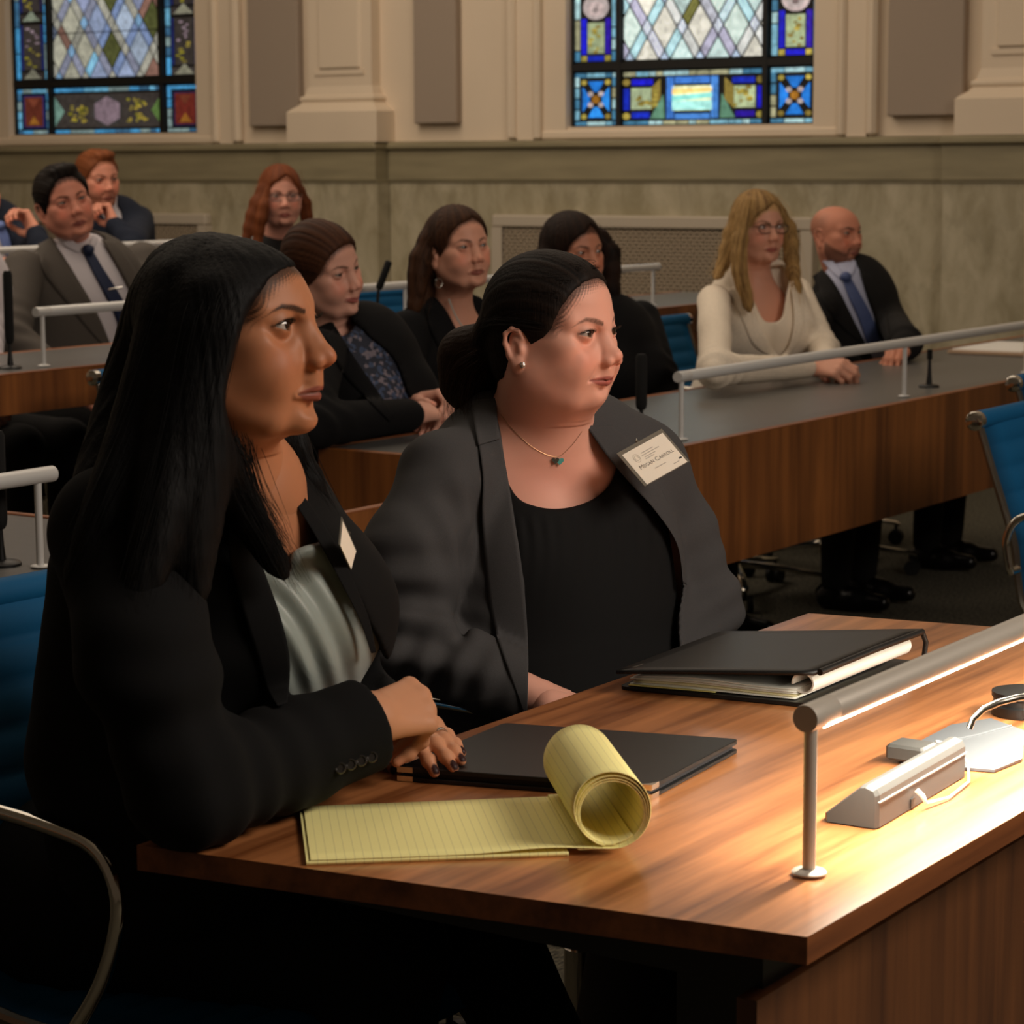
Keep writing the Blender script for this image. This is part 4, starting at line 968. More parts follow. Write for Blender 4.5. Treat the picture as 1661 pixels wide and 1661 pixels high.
def hair_mesh(root, prims, h, c1, c2, name='hair', matname='hair', seed=0, part=None, frame=None, mode='back', amp=.0011):
    V, Q = surf(prims, h)
    if frame is not None:
        O, R, s = frame; q = ((V-O) @ R)/s*100; wob = noise3(V, 22, seed)*.35
        if mode == 'back': ph = np.arctan2(q[:, 1], q[:, 2]+3.0)*9.5+wob; lng = q[:, 0]
        else:
            az = np.arctan2(q[:, 1], q[:, 0]+2.0); ph = az*9.0+wob; lng = q[:, 2]
        st = n1(ph*2.2, seed+1)*.45+n1(ph*5.5+lng*.05, seed+2)*.35+n1(ph*13+lng*.08, seed+3)*.3
        f = fields(prims); e = .003; G = np.stack([f(V+np.eye(3)[i]*e)-f(V-np.eye(3)[i]*e) for i in range(3)], 1); G /= np.linalg.norm(G, axis=1)[:, None]+1e-9
        V = V+G*(st*amp)[:, None]; a = np.clip(.5+st*.75, 0, 1)[:, None]
    else:
        a = np.clip(0.5+0.5*np.sin(V[:, 0]*420+noise3(V, 60, seed)*3), 0, 1)[:, None]
    col = np.array(lin(c1))*(1-a)+np.array(lin(c2))*a
    if part is not None: col = part(V, col)
    return npmesh(name, V, Q, hair_mat(matname, c1, c2), root, col)
def strands(root, guides, n, spread, r, col, seed=1, name='hair_strands', ntaper=1.0):
    """fine individual hairs following guide lines (points in the room)"""
    rnd = np.random.default_rng(seed); V, Q = [], []; b = 0
    for g in guides:
        c = smooth_poly_n(np.array(g), 5); m = len(c)
        for _ in range(n):
            off = rnd.normal(size=3)*spread; off2 = off+rnd.normal(size=3)*spread*0.7; t = np.linspace(0, 1, m)[:, None]
            wv = rnd.normal(size=3)*spread*0.4; L = rnd.uniform(0.75, 1.08); mm = max(4, int(m*min(L, 1)))
            p = (c+off*(1-t)*1+off2*t+wv*np.sin(t*rnd.uniform(4, 9)))[:mm]
            tan = np.gradient(p, axis=0); tan /= np.linalg.norm(tan, axis=1)[:, None]; s1 = np.cross(tan, rnd.normal(size=3)); s1 /= np.linalg.norm(s1, axis=1)[:, None]+1e-9; s2 = np.cross(tan, s1)
            rr = (r*np.linspace(1, 0.35, mm))[:, None]
            for k in range(3): V.append(p+(s1*math.cos(2.094*k)+s2*math.sin(2.094*k))*rr)
            for i in range(mm-1):
                for k in range(3): Q.append((b+k*mm+i, b+((k+1) % 3)*mm+i, b+((k+1) % 3)*mm+i+1, b+k*mm+i+1))
            b += 3*mm
    V = np.concatenate(V); return npmesh(name, V, Q, mat('strand_'+'_'.join(str(int(q)) for q in col), lin(col), 0.65, spec=.2), root)
def smooth_poly_n(p, n):
    out = []; N = len(p)
    for i in range(N-1):
        a, b, c, d = p[max(i-1, 0)], p[i], p[i+1], p[min(i+2, N-1)]
        for k in range(n): t = k/n; out.append(0.5*((2*b)+(-a+c)*t+(2*a-5*b+4*c-d)*t*t+(-a+3*b-3*c+d)*t**3))
    out.append(p[-1]); return np.array(out)
def resamp(p, n):
    p = np.array(p, float); p = smooth_poly_n(p, 6) if len(p) > 2 else p; s = np.r_[0, np.cumsum(np.linalg.norm(np.diff(p, axis=0), axis=1))]
    t = np.linspace(0, s[-1], n); return np.stack([np.interp(t, s, p[:, i]) for i in range(p.shape[1])], 1)
def strip(root, name, f, A, B, m, n=60, k=10, off=0.004, th=0.003, d0=1.5, tmax=6, sharp=True, col=None, bulge=0.0):
    """a flap of cloth between two outlines seen in the photograph, laid on the surface f and given thickness"""
    A, B = resamp(A, n), resamp(B, n); u = np.linspace(0, 1, k); px = A[:, None]*(1-u)[None, :, None]+B[:, None]*u[None, :, None]
    D = _fw[None]+np.outer((px[..., 0].ravel()-830.5)/F_PX, _rt)-np.outer((px[..., 1].ravel()-830.5)/F_PX, _up); D /= np.linalg.norm(D, axis=1)[:, None]
    O = _eye+D*d0; X, ok = march(f, O, D, tmax, off)
    X = X.reshape(n, k, 3); ok = ok.reshape(n, k); t = (X-_eye)@_fw
    # rays that slip past the surface take the depth of their neighbours
    for i in range(n):
        if ok[i].any():
            t[i] = np.interp(np.arange(k), np.nonzero(ok[i])[0], t[i][ok[i]])
    good = ok.any(1)
    if not good.all() and good.any():
        for j in range(k): t[:, j] = np.interp(np.arange(n), np.nonzero(good)[0], t[good, j])
    t = t-bulge*np.sin(math.pi*u)[None, :]
    Dn = (D.reshape(n, k, 3)); Dn = Dn/(Dn@_fw)[..., None]; X = _eye+Dn*t[..., None]; Y = X+Dn*th
    V = np.concatenate([X.reshape(-1, 3), Y.reshape(-1, 3)]); N_ = n*k; Q = []
    for i in range(n-1):
        for j in range(k-1): a = i*k+j; Q += [(a, a+1, a+k+1, a+k), (N_+a+k, N_+a+k+1, N_+a+1, N_+a)]
        a = i*k; Q.append((a+k, N_+a+k, N_+a, a)); a = i*k+k-1; Q.append((a, N_+a, N_+a+k, a+k))
    for j in range(k-1): Q.append((j, N_+j, N_+j+1, j+1)); a = (n-1)*k+j; Q.append((a+1, N_+a+1, N_+a, a))
    return npmesh(name, V, Q, m, root, np.tile(np.array(col), (len(V), 1)) if col is not None else None)
def loft_line(root, name, f, pts, r, m, off=0.001, d0=1.5, tmax=6, n=60):
    """a thin cord or chain lying on the surface f"""
    A = resamp(pts, n); D = np.array([ray(x, y) for x, y in A]); D /= np.linalg.norm(D, axis=1)[:, None]
    X, ok = march(f, _eye+D*d0, D, tmax, off); X = X[ok] if ok.sum() > 2 else X
    return MB().tube([tuple(p) for p in X], r, 6).build(name, m, root, smooth=True, world=True)
def folds(V, C, axis, amp, wl, R0, seed=0):
    """cloth creases: ripples along an axis around a place"""
    q = V-C; d = np.linalg.norm(q, axis=1); w_ = np.exp(-(d/R0)**2); return amp*w_*np.sin(2*math.pi*(q@axis)/wl+noise3(V, 9, seed)*2.2)
def cloth_mesh(root, name, prims, h, m, fold=(), wr=0.0012, seed=0, col=None):
    V, Q = surf(prims, h)
    f = fields(prims); e = 0.004; G = np.stack([f(V+np.eye(3)[i]*e)-f(V-np.eye(3)[i]*e) for i in range(3)], 1); G /= np.linalg.norm(G, axis=1)[:, None]+1e-9
    d = wr*noise3(V, 28, seed)+wr*0.5*noise3(V, 70, seed+3)
    for (C, ax, amp, wl, R0) in fold: ax = np.asarray(ax, float); ax /= np.linalg.norm(ax); d = d+folds(V, np.asarray(C), ax, amp, wl, R0, seed)
    V = V+G*d[:, None]
    return npmesh(name, V, Q, m, root, col(V) if col else None)
M_jk_black = mat('black_suiting', lin((9, 9, 10)), 0.9, spec=0.25, bump=((1500, 1500, 1500), 0.25, 0.0004))
M_jk_grey = mat('charcoal_grey_suiting', lin((66, 65, 66)), 0.85, spec=0.3, noise=((1400, 1400, 1400), 0.16, 1), bump=((1500, 1500, 1500), 0.25, 0.0004))
M_satin = mat('pale_grey_green_satin', lin((140, 150, 145)), 0.42, spec=0.5, sheen=0.2)
M_blk_top = mat('black_jersey', lin((10, 10, 11)), 0.85, spec=0.3, bump=((1200, 1200, 1200), 0.2, 0.0005))
M_silver = mat('silver', lin((220, 218, 212)), 0.18, metal=1.0)
def legs(hip, fwd, lat, zf, wide=0.085, L=0.43, sh=0.43, r=(0.085, 0.06, 0.05, 0.035), off=((0, 0), (0, 0))):
    """seated thighs and shins as prims; hip is the point between the hip joints"""
    pr = []; kn = []
    for s in (-1, 1):
        a = hip+lat*wide*s; kz = hip+fwd*L+lat*(wide+.01)*s; kz = np.array((kz[0], kz[1], hip[2]+0.005)); an = np.array((kz[0]+off[s > 0][0], kz[1]+off[s > 0][1], zf+0.09))+fwd*(-0.02)
        pr += [cap(a, kz, r[0], r[1], k=.03), cap(kz, an, r[2]+.005, r[3], k=.02)]; kn.append((kz, an))
    return pr, kn
def shoes(root, kn, fwd, zf, m=None):
    for kz, an in kn:
        a = np.array((an[0], an[1], zf+0.035)); V, Q = surf([cap(a-fwd*.03, a+fwd*.06, .034, .036, k=.02), cap(a+fwd*.06, a+fwd*.16, .034, .024, k=.03), cap(a, an, .036, .036, k=.02)]
                           + [Pr(a-.3, a+.3, lambda x, y, z: z-(zf+.003)+0*x+0*y, 's', .004)], 0.006)
        npmesh('shoe', V, Q, m or mat('black_shoe', lin((12, 11, 11)), 0.3), root)
# ---------------------------------------------------------------- the black-haired woman
def hero_one():
    o = dict(skin=(174, 116, 82), lips=(136, 72, 58), w=0.98, brow_t=1.15, browc=(20, 13, 10), liner=1.0, eye_lo=0.42, nose=0.5, full=0.25, iris=(50, 30, 20), gaze=(5, 6), ears=0, handc=(196, 140, 106), brow_dz=-.1, top=-2.2, recede=.25, blush=.35, eye_up=.60, sclera=(186, 174, 164), hl=(((9.9, 0, -1.6), (8.0, 8.6, 8.7)), (16, 12, 10)))
    O = P(367, 561, 2.42); R = rotm(-76, 4.5, 0); s = 1.0
    root = thing('person', 'black-haired woman in a black blazer and pale satin blouse, hands folded on a folder', 'person', (2.0, 1.75, 0))
    f, l = rotm(-84)[:, 0], rotm(-84)[:, 1]; u = np.array((0, 0, 1.0))
    nb = P(375, 800, 2.53)
    skin = [cap(O+R @ np.array((-.014, 0, -.045)), nb, .052, .052, k=.05), ell(P(372, 915, 2.56), (.088, .13, .105), rotm(-84), k=.09)]
    W, Q, c = head_piece(O, R, s, o, 0.0013, skin)
    # right hand on top, left hand below
    Wr, Wl = P(612, 1160, 2.452), P(640, 1196, 2.60)
    dR = P(678, 1163, 2.455)-Wr
    wr = P(598, 1166, 2.47); hr, tr = hand(wr, P(672, 1146, 2.52)-wr, u*.55-_fw*.8, 'R', [(62, 45, 25), (66, 45, 25), (70, 45, 25), (74, 45, 25)], 0.90, 0.0, (0.5, -0.8))
    tp_ = on_z(742, 1226, .760); dl = on_z(745, 1222, .757)-on_z(652, 1188, .757); dl = dl/np.linalg.norm(dl); wl = tp_-dl*.140+np.array((0, 0, .026))
    hl, tl = hand(wl, tp_-wl, u, 'L', [(12, 10, 6), (6, 10, 6), (4, 10, 6), (4, 10, 6)], 0.80, 0.02, (0.3, -0.6))
    er, el_ = on_z(305, 1275, .790), P(540, 1120, 2.79); em, ew = on_z(470, 1226, .792), P(590, 1178, 2.470)
    ring_at = hand.mid[2]
    V1, Q1 = surf(hr+[cap(wr, em, .022, .024, k=.015)], 0.0016)
    V2, Q2 = surf(hl+[cap(wl, wl+(el_-wl)*.5, .022, .03, k=.015)], 0.0016)
    hip = np.array((2.06, 1.95, .53)); lg, kn = legs(hip, f, l, 0, off=((0, 0), (.16, -.16)))
    V3, Q3 = surf([cap(nb, hip, .08, .11, k=.02)]+chain([P(190, 860, 2.36), er, wr], [.04, .035, .025])+chain([P(480, 860, 2.72), el_, wl], [.04, .033, .022])+lg, 0.010)
    sk = np.array(lin(o['skin']))
    body_mesh(root, [(W, Q, c), (V1, Q1, hand_color(o, tr, (60, 22, 22))(V1)), (V2, Q2, hand_color(o, tl, (42, 14, 16))(V2)), (V3, Q3, np.tile(sk, (len(V3), 1)))])
    eyes(root, O, R, s, o); lashes(root, O, R, s, o)
    # blouse
    C1 = P(350, 970, 2.60)
    def torso(g):
        return [ell(C1, (.115+g, .165+g, .20+g), rotm(-84), k=.05), ell(P(466, 1006, 2.57), (.092+g, .130+g, .098+g), rotm(-84), k=.05),
                ell(P(360, 1180, 2.64), (.12+g, .155+g, .20+g), rotm(-84), k=.06), ell(P(300, 1330, 2.72), (.13+g, .155+g, .12+g), rotm(-84), k=.05)]
    bl = torso(0.002)+[ell(P(385, 880, 2.56), (.10, .12, .08), rotm(-84), k=.04)]
    neckcut = pxcut([(300, 640), (620, 640), (600, 850), (520, 878), (482, 890), (474, 905), (468, 925), (440, 905), (400, 850), (330, 820)], 2.2, 2.9, k=.006, n=2)
    blv = bl+[neckcut, Pr((1.5, .8, .4), (3.3, 2.4, .76), lambda x, y, z: z-.76+0*x+0*y, 's', .003)]
    def fold_disp(V):
        return 0
    V, Q = surf(blv, 0.0028); fb = fields(blv); e = .003
    G = np.stack([fb(V+np.eye(3)[i]*e)-fb(V-np.eye(3)[i]*e) for i in range(3)], 1); G /= np.linalg.norm(G, axis=1)[:, None]+1e-9
    pj = proj(V); rr = np.hypot(pj[:, 0]-372, (pj[:, 1]-1130)*.82); an = np.arctan2(1130-pj[:, 1], pj[:, 0]-372)   # folds sweeping down from the far shoulder
    fade = np.clip((pj[:, 1]-886)/35, 0, 1)*np.clip((rr-70)/60, 0, 1)*np.clip((an+.2)/.5, 0, 1)*np.clip((1.45-an)/.4, 0, 1)*np.clip((592-pj[:, 0])/25, 0, 1)
    V = V+G*(0.0036*np.sin(rr/6.6+1.6*np.sin(an*2.3)+.8*noise3(V, 14, 9))*fade+.0012*noise3(V, 20, 3))[:, None]
    npmesh('blouse', V, Q, M_satin, root)
    # blazer
    shR, shL = P(195, 866, 2.38), P(468, 884, 2.74)
    jk = torso(0.016)+[ell(P(255, 890, 2.52), (.11, .16, .12), rotm(-84), k=.06), cap(P(195, 940, 2.54), P(158, 1230, 2.60), .070, .078, k=.06), cap(shR, shL, .062, .062, k=.05), cap(shR, P(235, 1060, 2.31), .066, .062, k=.03), cap(P(235, 1060, 2.31), er, .062, .056, k=.03),
        cap(er, em, .058, .053, k=.03), cap(em, ew, .053, .050, k=.02),
        cap(shL, el_, .058, .05, k=.03), cap(el_, P(625, 1165, 2.63), .05, .038, k=.03),
        cap(P(290, 800, 2.50), P(400, 850, 2.44), .035, .02, k=.03)]
    opening = pxcut([(330, 760), (380, 830), (415, 900), (440, 975), (462, 1040), (470, 1100), (463, 1175), (500, 1210), (560, 1160), (640, 1140), (632, 1085), (596, 1005), (570, 955), (540, 895), (510, 850), (480, 810), (440, 770), (400, 700)], 2.2, 2.66, k=.006)
    cd = (ew-em)/np.linalg.norm(ew-em); cp = ew+cd*.006
    cuff = Pr(cp-.075, cp+.075, lambda x, y, z: np.maximum(-((x-cp[0])*cd[0]+(y-cp[1])*cd[1]+(z-cp[2])*cd[2]), np.sqrt((x-cp[0])**2+(y-cp[1])**2+(z-cp[2])**2)-.07), 's', .004)
    zt = Pr((1.6, .8, .55), (3.3, 1.565, .7315), lambda x, y, z: np.maximum(np.maximum(z-.7315, y-1.565), 1.6-x), 's', .003)
    ax = ew-er
    jkp = torso(0.016)+[jk[5], jk[6], jk[-1], opening]+[p for p in jk[7:-1]]+[cuff, zt]
    cloth_mesh(root, 'blazer', jkp, 0.0042, M_jk_black, [(er+(em-er)*.4, ax, .005, .045, .08), (P(250, 1120, 2.3), (0, 0, 1), .004, .07, .10), (P(300, 960, 2.4), (0.2, 0, 1), .003, .09, .12)], .0015, 3)
    fj = fields(jk+[opening]); ft = fields(jk)
    # lapels
    strip(root, 'lapel', ft, [(395, 812), (408, 870), (432, 935), (455, 1000), (469, 1060), (470, 1100), (466, 1140)], [(372, 836), (372, 900), (392, 985), (415, 1060), (428, 1105), (436, 1125), (450, 1145)], M_jk_black, off=.004, th=.004, d0=2.1)
    strip(root, 'lapel', ft, [(468, 800), (500, 850), (530, 902), (560, 958), (586, 1012), (602, 1060)], [(486, 795), (522, 845), (552, 895), (578, 952), (600, 1008), (610, 1058)], M_jk_black, off=.004, th=.004, d0=2.1)
    for i, (x, y) in enumerate([(552, 1246), (569, 1240), (586, 1234), (603, 1228)]):
        D = ray(x, y); D /= np.linalg.norm(D); X, ok = march(fields(jkp), (_eye+D*2.0)[None], D[None], 5, .0008); X = X[0]
        nrm = -D*.9+np.array((0, 0, .2)); nrm /= np.linalg.norm(nrm); b = MB(); a1 = np.cross(nrm, (0, 0, 1)); a1 /= np.linalg.norm(a1); a2 = np.cross(nrm, a1)
        prof = [(.0002, .0016), (.0035, .0016), (.0042, .0026), (.0054, .0028), (.0060, .0018), (.0060, -.0012)]; V = []; F_ = []
        for r_, z_ in prof:
            for q in range(20): g = 2*math.pi*q/20; V.append(X+nrm*z_+(a1*math.cos(g)+a2*math.sin(g))*r_)
        for j in range(len(prof)-1):
            for q in range(20): F_.append((j*20+q, j*20+(q+1) % 20, j*20+20+(q+1) % 20, j*20+20+q))
        b.add(V, F_); b.build('button', mat('horn_button', lin((46, 43, 40)), 0.25), root, smooth=True, world=True)
    # trousers and shoes
    cloth_mesh(root, 'trousers', [grow(p, .012) for p in lg]+[ell(hip, (.15, .19, .13), rotm(-84), k=.05)], .009, M_jk_black)
    shoes(root, kn, f, 0)
    # ring
    ctr, dd, nn, r = ring_at; t3 = np.cross(dd, nn)
    MB().tube([ctr+(nn*math.cos(a)+t3*math.sin(a))*(r*1.16) for a in np.linspace(0, 2*math.pi, 25)], .0012, 6).tube([ctr+dd*.002+(nn*math.cos(a)+t3*math.sin(a))*(r*1.20) for a in np.linspace(0, 2*math.pi, 25)], .0009, 6).build('ring', M_silver, root, smooth=True, world=True)
    # hair
    G1 = [[(405, 425, 2.47), (358, 436, 2.43), (305, 475, 2.385), (268, 590, 2.37), (232, 700, 2.36), (190, 800, 2.335), (150, 890, 2.325), (120, 960, 2.33)],
          [(408, 425, 2.46), (376, 445, 2.41), (345, 495, 2.355), (318, 610, 2.345), (290, 720, 2.33), (262, 830, 2.305), (236, 930, 2.29), (220, 1000, 2.285)],
          [(420, 432, 2.44), (398, 455, 2.405), (375, 500, 2.352), (352, 610, 2.345), (335, 720, 2.338), (322, 820, 2.33), (315, 910, 2.325), (312, 990, 2.33)],
          [(440, 440, 2.43), (422, 455, 2.405), (398, 490, 2.372), (376, 570, 2.362), (362, 660, 2.358), (368, 750, 2.362), (395, 825, 2.385), (430, 885, 2.40), (462, 935, 2.405)],
          [(398, 425, 2.46), (346, 434, 2.455), (288, 450, 2.46), (245, 550, 2.455), (208, 655, 2.44), (172, 750, 2.41), (140, 830, 2.38), (115, 900, 2.37)],
          [(400, 428, 2.485), (345, 438, 2.49), (300, 470, 2.50), (262, 560, 2.505), (228, 660, 2.50), (195, 760, 2.47), (165, 840, 2.44)]]
    G2 = [[(500, 400, 2.50), (512, 430, 2.53), (500, 520, 2.56), (470, 640, 2.575), (478, 730, 2.575), (500, 780, 2.58), (522, 830, 2.59)], [(430, 640, 2.57), (440, 720, 2.57), (462, 780, 2.57), (500, 840, 2.575)]]
    pr = [world_prim(p, O, R, s) for p in hair_cap(O, R, s, o, .42, hole=((9.9, 0, -1.6), (8.0, 8.6, 8.45)), low=-9, ear=False, gf=.55)]
    for g, r0 in zip(G1, (.032, .030, .028, .018, .030, .040)): 
        w = smooth_poly_n(np.array([P(*q) for q in g]), 2); m_ = len(w)-1; rr = [r0*(.5+.5*min(1, i/3))*(1-.85*(i/m_)**3) for i in range(m_+1)]; pr += [cap(w[i], w[i+1], rr[i], rr[i+1], k=.012+.014*min(1, i/6)) for i in range(m_)]
    for g in G2: w = [P(*q) for q in g]; pr += [cap(w[i], w[i+1], .016, .014, k=.012) for i in range(3 if g is G2[0] else 0, len(w)-1)]
    face = pxcut([(600, 395), (512, 426), (470, 438), (437, 458), (410, 492), (392, 532), (376, 590), (366, 642), (372, 690), (392, 745), (420, 800), (470, 860), (560, 900), (640, 700)], 2.15, 2.475, k=.006)
    pr.append(face)
    hair_mesh(root, pr, .0030, (3, 3, 4), (9, 9, 10), matname='black_hair', seed=3, frame=(O, R, s), mode='down')
    gs = [[P(x+dx, y, d-.026) for x, y, d in g[1:]] for g in G1[:3] for dx in (-14, -6)]
    strands(root, gs, 40, .007, .00035, (5, 5, 5), 4)
    tipg = [[P(360, 700, 2.335), P(378, 770, 2.345), P(405, 830, 2.36), P(440, 885, 2.375), P(474, 945, 2.385)], [P(372, 720, 2.34), P(400, 800, 2.36), P(430, 850, 2.375), P(455, 900, 2.385), P(466, 930, 2.39)],
            [P(480, 730, 2.56), P(500, 780, 2.57), P(520, 820, 2.575), P(536, 856, 2.58)], [P(390, 720, 2.36), P(410, 790, 2.38), P(432, 840, 2.39), P(448, 880, 2.395)]]
    strands(root, tipg, 90, .0065, .0003, (8, 7, 7), 9)
    return root
# ---------------------------------------------------------------- the woman in grey
def hero_two():
    o = dict(skin=(230, 170, 149), lips=(184, 104, 94), w=1.02, full=0.1, brow_t=1.25, browc=(56, 36, 28), liner=0.9, eye_up=0.54, eye_lo=0.38, nose=-0.1, nose_up=.25, nose_w=.1, iris=(62, 40, 26), gaze=(6, 4), smile=0.3, brow=.8, short=.15, blush=.5, ear_s=.86, recede=1.05, sclera=(186, 170, 160), mouth_w=.5, hl=(((9.6, 0, -2.8), (7.7, 9.8, 11.9)), (30, 22, 18)))
    O = P(893, 560, 3.30); R = rotm(-90, 2, 0); s = 0.985
    root = thing('person', 'dark-haired woman in a grey blazer and black top looking right, wearing a necklace', 'person', (2.85, 1.85, 0))
    ya = -118; f, l = rotm(ya)[:, 0], rotm(ya)[:, 1]; u = np.array((0, 0, 1.0)); RT = rotm(ya)
    nb = P(875, 715, 3.39)
    skin = [cap(O+R @ np.array((-.012, 0, -.05)), nb, .064, .066, k=.04), cap(P(915, 625, 3.29), P(870, 725, 3.375), .034, .062, k=.03), cap(P(875, 705, 3.38), P(882, 810, 3.43), .068, .105, k=.03), ell(P(882, 820, 3.445), (.13, .185, .145), RT, k=.05), cap(P(770, 750, 3.36), P(1000, 745, 3.50), .04, .04, k=.08),
            ell(P(850, 900, 3.33), (.07, .075, .08), RT, k=.05), ell(P(965, 895, 3.42), (.07, .075, .08), RT, k=.05)]
    W, Q, c = head_piece(O, R, s, o, 0.0016, skin)
    hip = np.array((2.92, 2.0, .53)); lg, kn = legs(hip, rotm(-95)[:, 0], rotm(-95)[:, 1], 0, r=(.10, .075, .068, .050), off=((-.28, -.05), (-.26, -.04)))
    shR, shL = P(722, 774, 3.27), P(1040, 756, 3.47)
    eR, wR = P(662, 1045, 3.20), np.array((2.62, 1.63, .665)); eL, wL = P(1135, 985, 3.52), P(1020, 1110, 3.32)
    hr, tr = hand(wR, (0.3, -.5, -.15), (0, 0, 1), 'R', [(20, 20, 15)]*4); hl, tl = hand(wL, (-.2, -.5, -.3), (0, 0, 1), 'L', [(20, 20, 15)]*4)
    V1, Q1 = surf(hr, .003); V2, Q2 = surf(hl, .003)
    V3, Q3 = surf([cap(nb, hip, .09, .13, k=.02)]+chain([shR, eR, wR], [.035, .03, .022])+chain([shL, eL, wL], [.035, .03, .022])+lg, .010)
    sk = np.array(lin(o['skin']))
    def hook(Wd, col):      # faint pink over the chest
        pj = proj(Wd); a = 0.35*np.exp(-((pj[:, 0]-890)/70)**2-((pj[:, 1]-775)/40)**2)[:, None]; return col*(1-a)+np.array(lin((214, 128, 106)))*a
    body_mesh(root, [(W, Q, hook(W, c)), (V1, Q1, hand_color(o, tr)(V1)), (V2, Q2, hand_color(o, tl)(V2)), (V3, Q3, np.tile(sk, (len(V3), 1)))])
    eyes(root, O, R, s, o); lashes(root, O, R, s, o, .8)
    def torso(g):
        return [ell(P(882, 850, 3.43), (.125+g, .185+g, .19+g), RT, k=.05), ell(P(850, 905, 3.325), (.082+g, .085+g, .09+g), RT, k=.05), ell(P(970, 900, 3.42), (.082+g, .085+g, .09+g), RT, k=.05),
                ell(P(890, 1060, 3.41), (.15+g, .195+g, .20+g), RT, k=.06), ell(P(895, 1180, 3.41), (.17+g, .21+g, .15+g), RT, k=.05)]
    top = torso(.004)+[pxcut([(740, 640), (812, 760), (838, 806), (868, 822), (905, 827), (945, 820), (978, 802), (1000, 770), (1010, 700), (980, 600), (800, 560)], 2.9, 3.7, k=.004)]
    V, Q = surf(top, .0032); fb = fields(top); e = .003; G = np.stack([fb(V+np.eye(3)[i]*e)-fb(V-np.eye(3)[i]*e) for i in range(3)], 1); G /= np.linalg.norm(G, axis=1)[:, None]+1e-9
    pj = proj(V); V = V+G*(0.0022*np.sin(pj[:, 0]/3.6+np.sin(pj[:, 1]/30)*1.2)*np.exp(-np.clip(pj[:, 1]-822, 0, 999)/45)*np.clip((pj[:, 1]-832)/25, 0, 1)+.0022*noise3(V, 18, 5))[:, None]
    npmesh('top', V, Q, M_blk_top, root)
    jk = torso(.018)+[ell(P(865, 800, 3.50), (.10, .18, .12), RT, k=.05), cap(P(790, 735, 3.34), shR, .046, .056, k=.04), cap(P(975, 722, 3.45), shL, .048, .058, k=.04), cap(P(795, 735, 3.40), P(960, 725, 3.50), .05, .05, k=.05),
        cap(shR, P(672, 900, 3.22), .060, .064, k=.03), cap(P(668, 900, 3.22), eR, .066, .060, k=.03), cap(eR, wR+(eR-wR)*.18, .058, .046, k=.03),
        cap(shL, P(1090, 870, 3.52), .062, .062, k=.03), cap(P(1090, 870, 3.52), eL, .062, .058, k=.03), cap(eL, wL+(eL-wL)*.2, .056, .045, k=.03),
        cap(P(790, 665, 3.36), P(808, 730, 3.285), .018, .02, k=.02), cap(P(790, 665, 3.36), P(860, 650, 3.46), .018, .018, k=.02), cap(P(990, 680, 3.46), P(940, 655, 3.50), .018, .018, k=.02)]
    opening = pxcut([(805, 640), (812, 700), (822, 765), (836, 850), (850, 950), (856, 1060), (853, 1160), (850, 1230), (1000, 1230), (1092, 1100), (1100, 1000), (1108, 940), (1098, 880), (1060, 820), (1020, 780), (985, 740), (960, 700), (940, 660), (900, 600)], 2.9, 3.55, k=.006)
    zt = Pr((1.6, .8, .5), (3.4, 1.565, .7315), lambda x, y, z: np.maximum(np.maximum(z-.7315, y-1.565), 1.6-x), 's', .003)
    gap = pxcut([(762, 868), (754, 950), (742, 1000), (746, 1030), (757, 1030), (760, 985), (772, 880)], 2.95, 3.215, k=.018, n=3)
    jkp = jk+[opening, gap, zt]
    cloth_mesh(root, 'blazer', jkp, .0042, M_jk_grey, [(eR, shR-eR+np.array((0, 0, .05)), .0075, .05, .10), (P(690, 960, 3.16), (0.3, .2, 1), .005, .055, .08), (P(700, 1110, 3.1), wR-eR, .006, .045, .08), (eL, shL-eL, .004, .05, .10), (P(760, 870, 3.2), (1, -.3, .15), .004, .05, .07), (P(720, 800, 3.2), (.3, .3, 1), .002, .07, .1)], .0014, 11)
    ft = fields(jk)
    strip(root, 'lapel', ft, [(808, 690), (822, 765), (836, 850), (850, 950), (857, 1060), (855, 1160)], [(775, 712), (783, 770), (782, 840), (788, 930), (802, 1020), (852, 1162)], M_jk_grey, off=.003, th=.004, d0=2.7)
    strip(root, 'collar', ft, [(805, 645), (806, 670), (810, 712)], [(765, 650), (768, 680), (776, 722)], M_jk_grey, off=.005, th=.004, d0=2.7, n=20)
    strip(root, 'lapel', ft, [(950, 690), (985, 740), (1020, 782), (1060, 825), (1098, 882), (1108, 945)], [(992, 690), (1028, 722), (1052, 762), (1080, 805), (1106, 868), (1114, 950)], M_jk_grey, off=.003, th=.004, d0=2.7)
    cloth_mesh(root, 'trousers', [grow(p, .014) for p in lg]+[ell(hip, (.17, .21, .14), rotm(-95), k=.05)], .010, mat('dark_trousers', lin((30, 25, 22)), 0.9))
    shoes(root, kn, rotm(-95)[:, 0], 0)
    # necklace with two little hearts, pearl earring
    fs = fields(skin)
    loft_line(root, 'necklace_chain', fs, [(812, 672), (835, 700), (868, 728), (902, 741), (925, 725), (944, 700)], .00035, mat('gold_chain', lin((190, 150, 110)), .3, metal=1), .0006, 2.8)
    for (x, y, r, cc) in ((901, 747, .0052, M_silver), (908, 748, .0058, mat('turquoise', lin((90, 170, 165)), .3))):
        D = ray(x, y); D /= np.linalg.norm(D); X, ok = march(fs, (_eye+D*2.8)[None], D[None], 5, .0025); X = X[0]; w3 = [X+_rt*r*(.062*16*math.sin(a)**3)+_up*r*.062*(13*math.cos(a)-5*math.cos(2*a)-2*math.cos(3*a)-math.cos(4*a)) for a in np.linspace(0, 2*math.pi, 25)[:-1]]
        MB().prism(w3, -D*.0015).build('heart_pendant', cc, root, world=True)
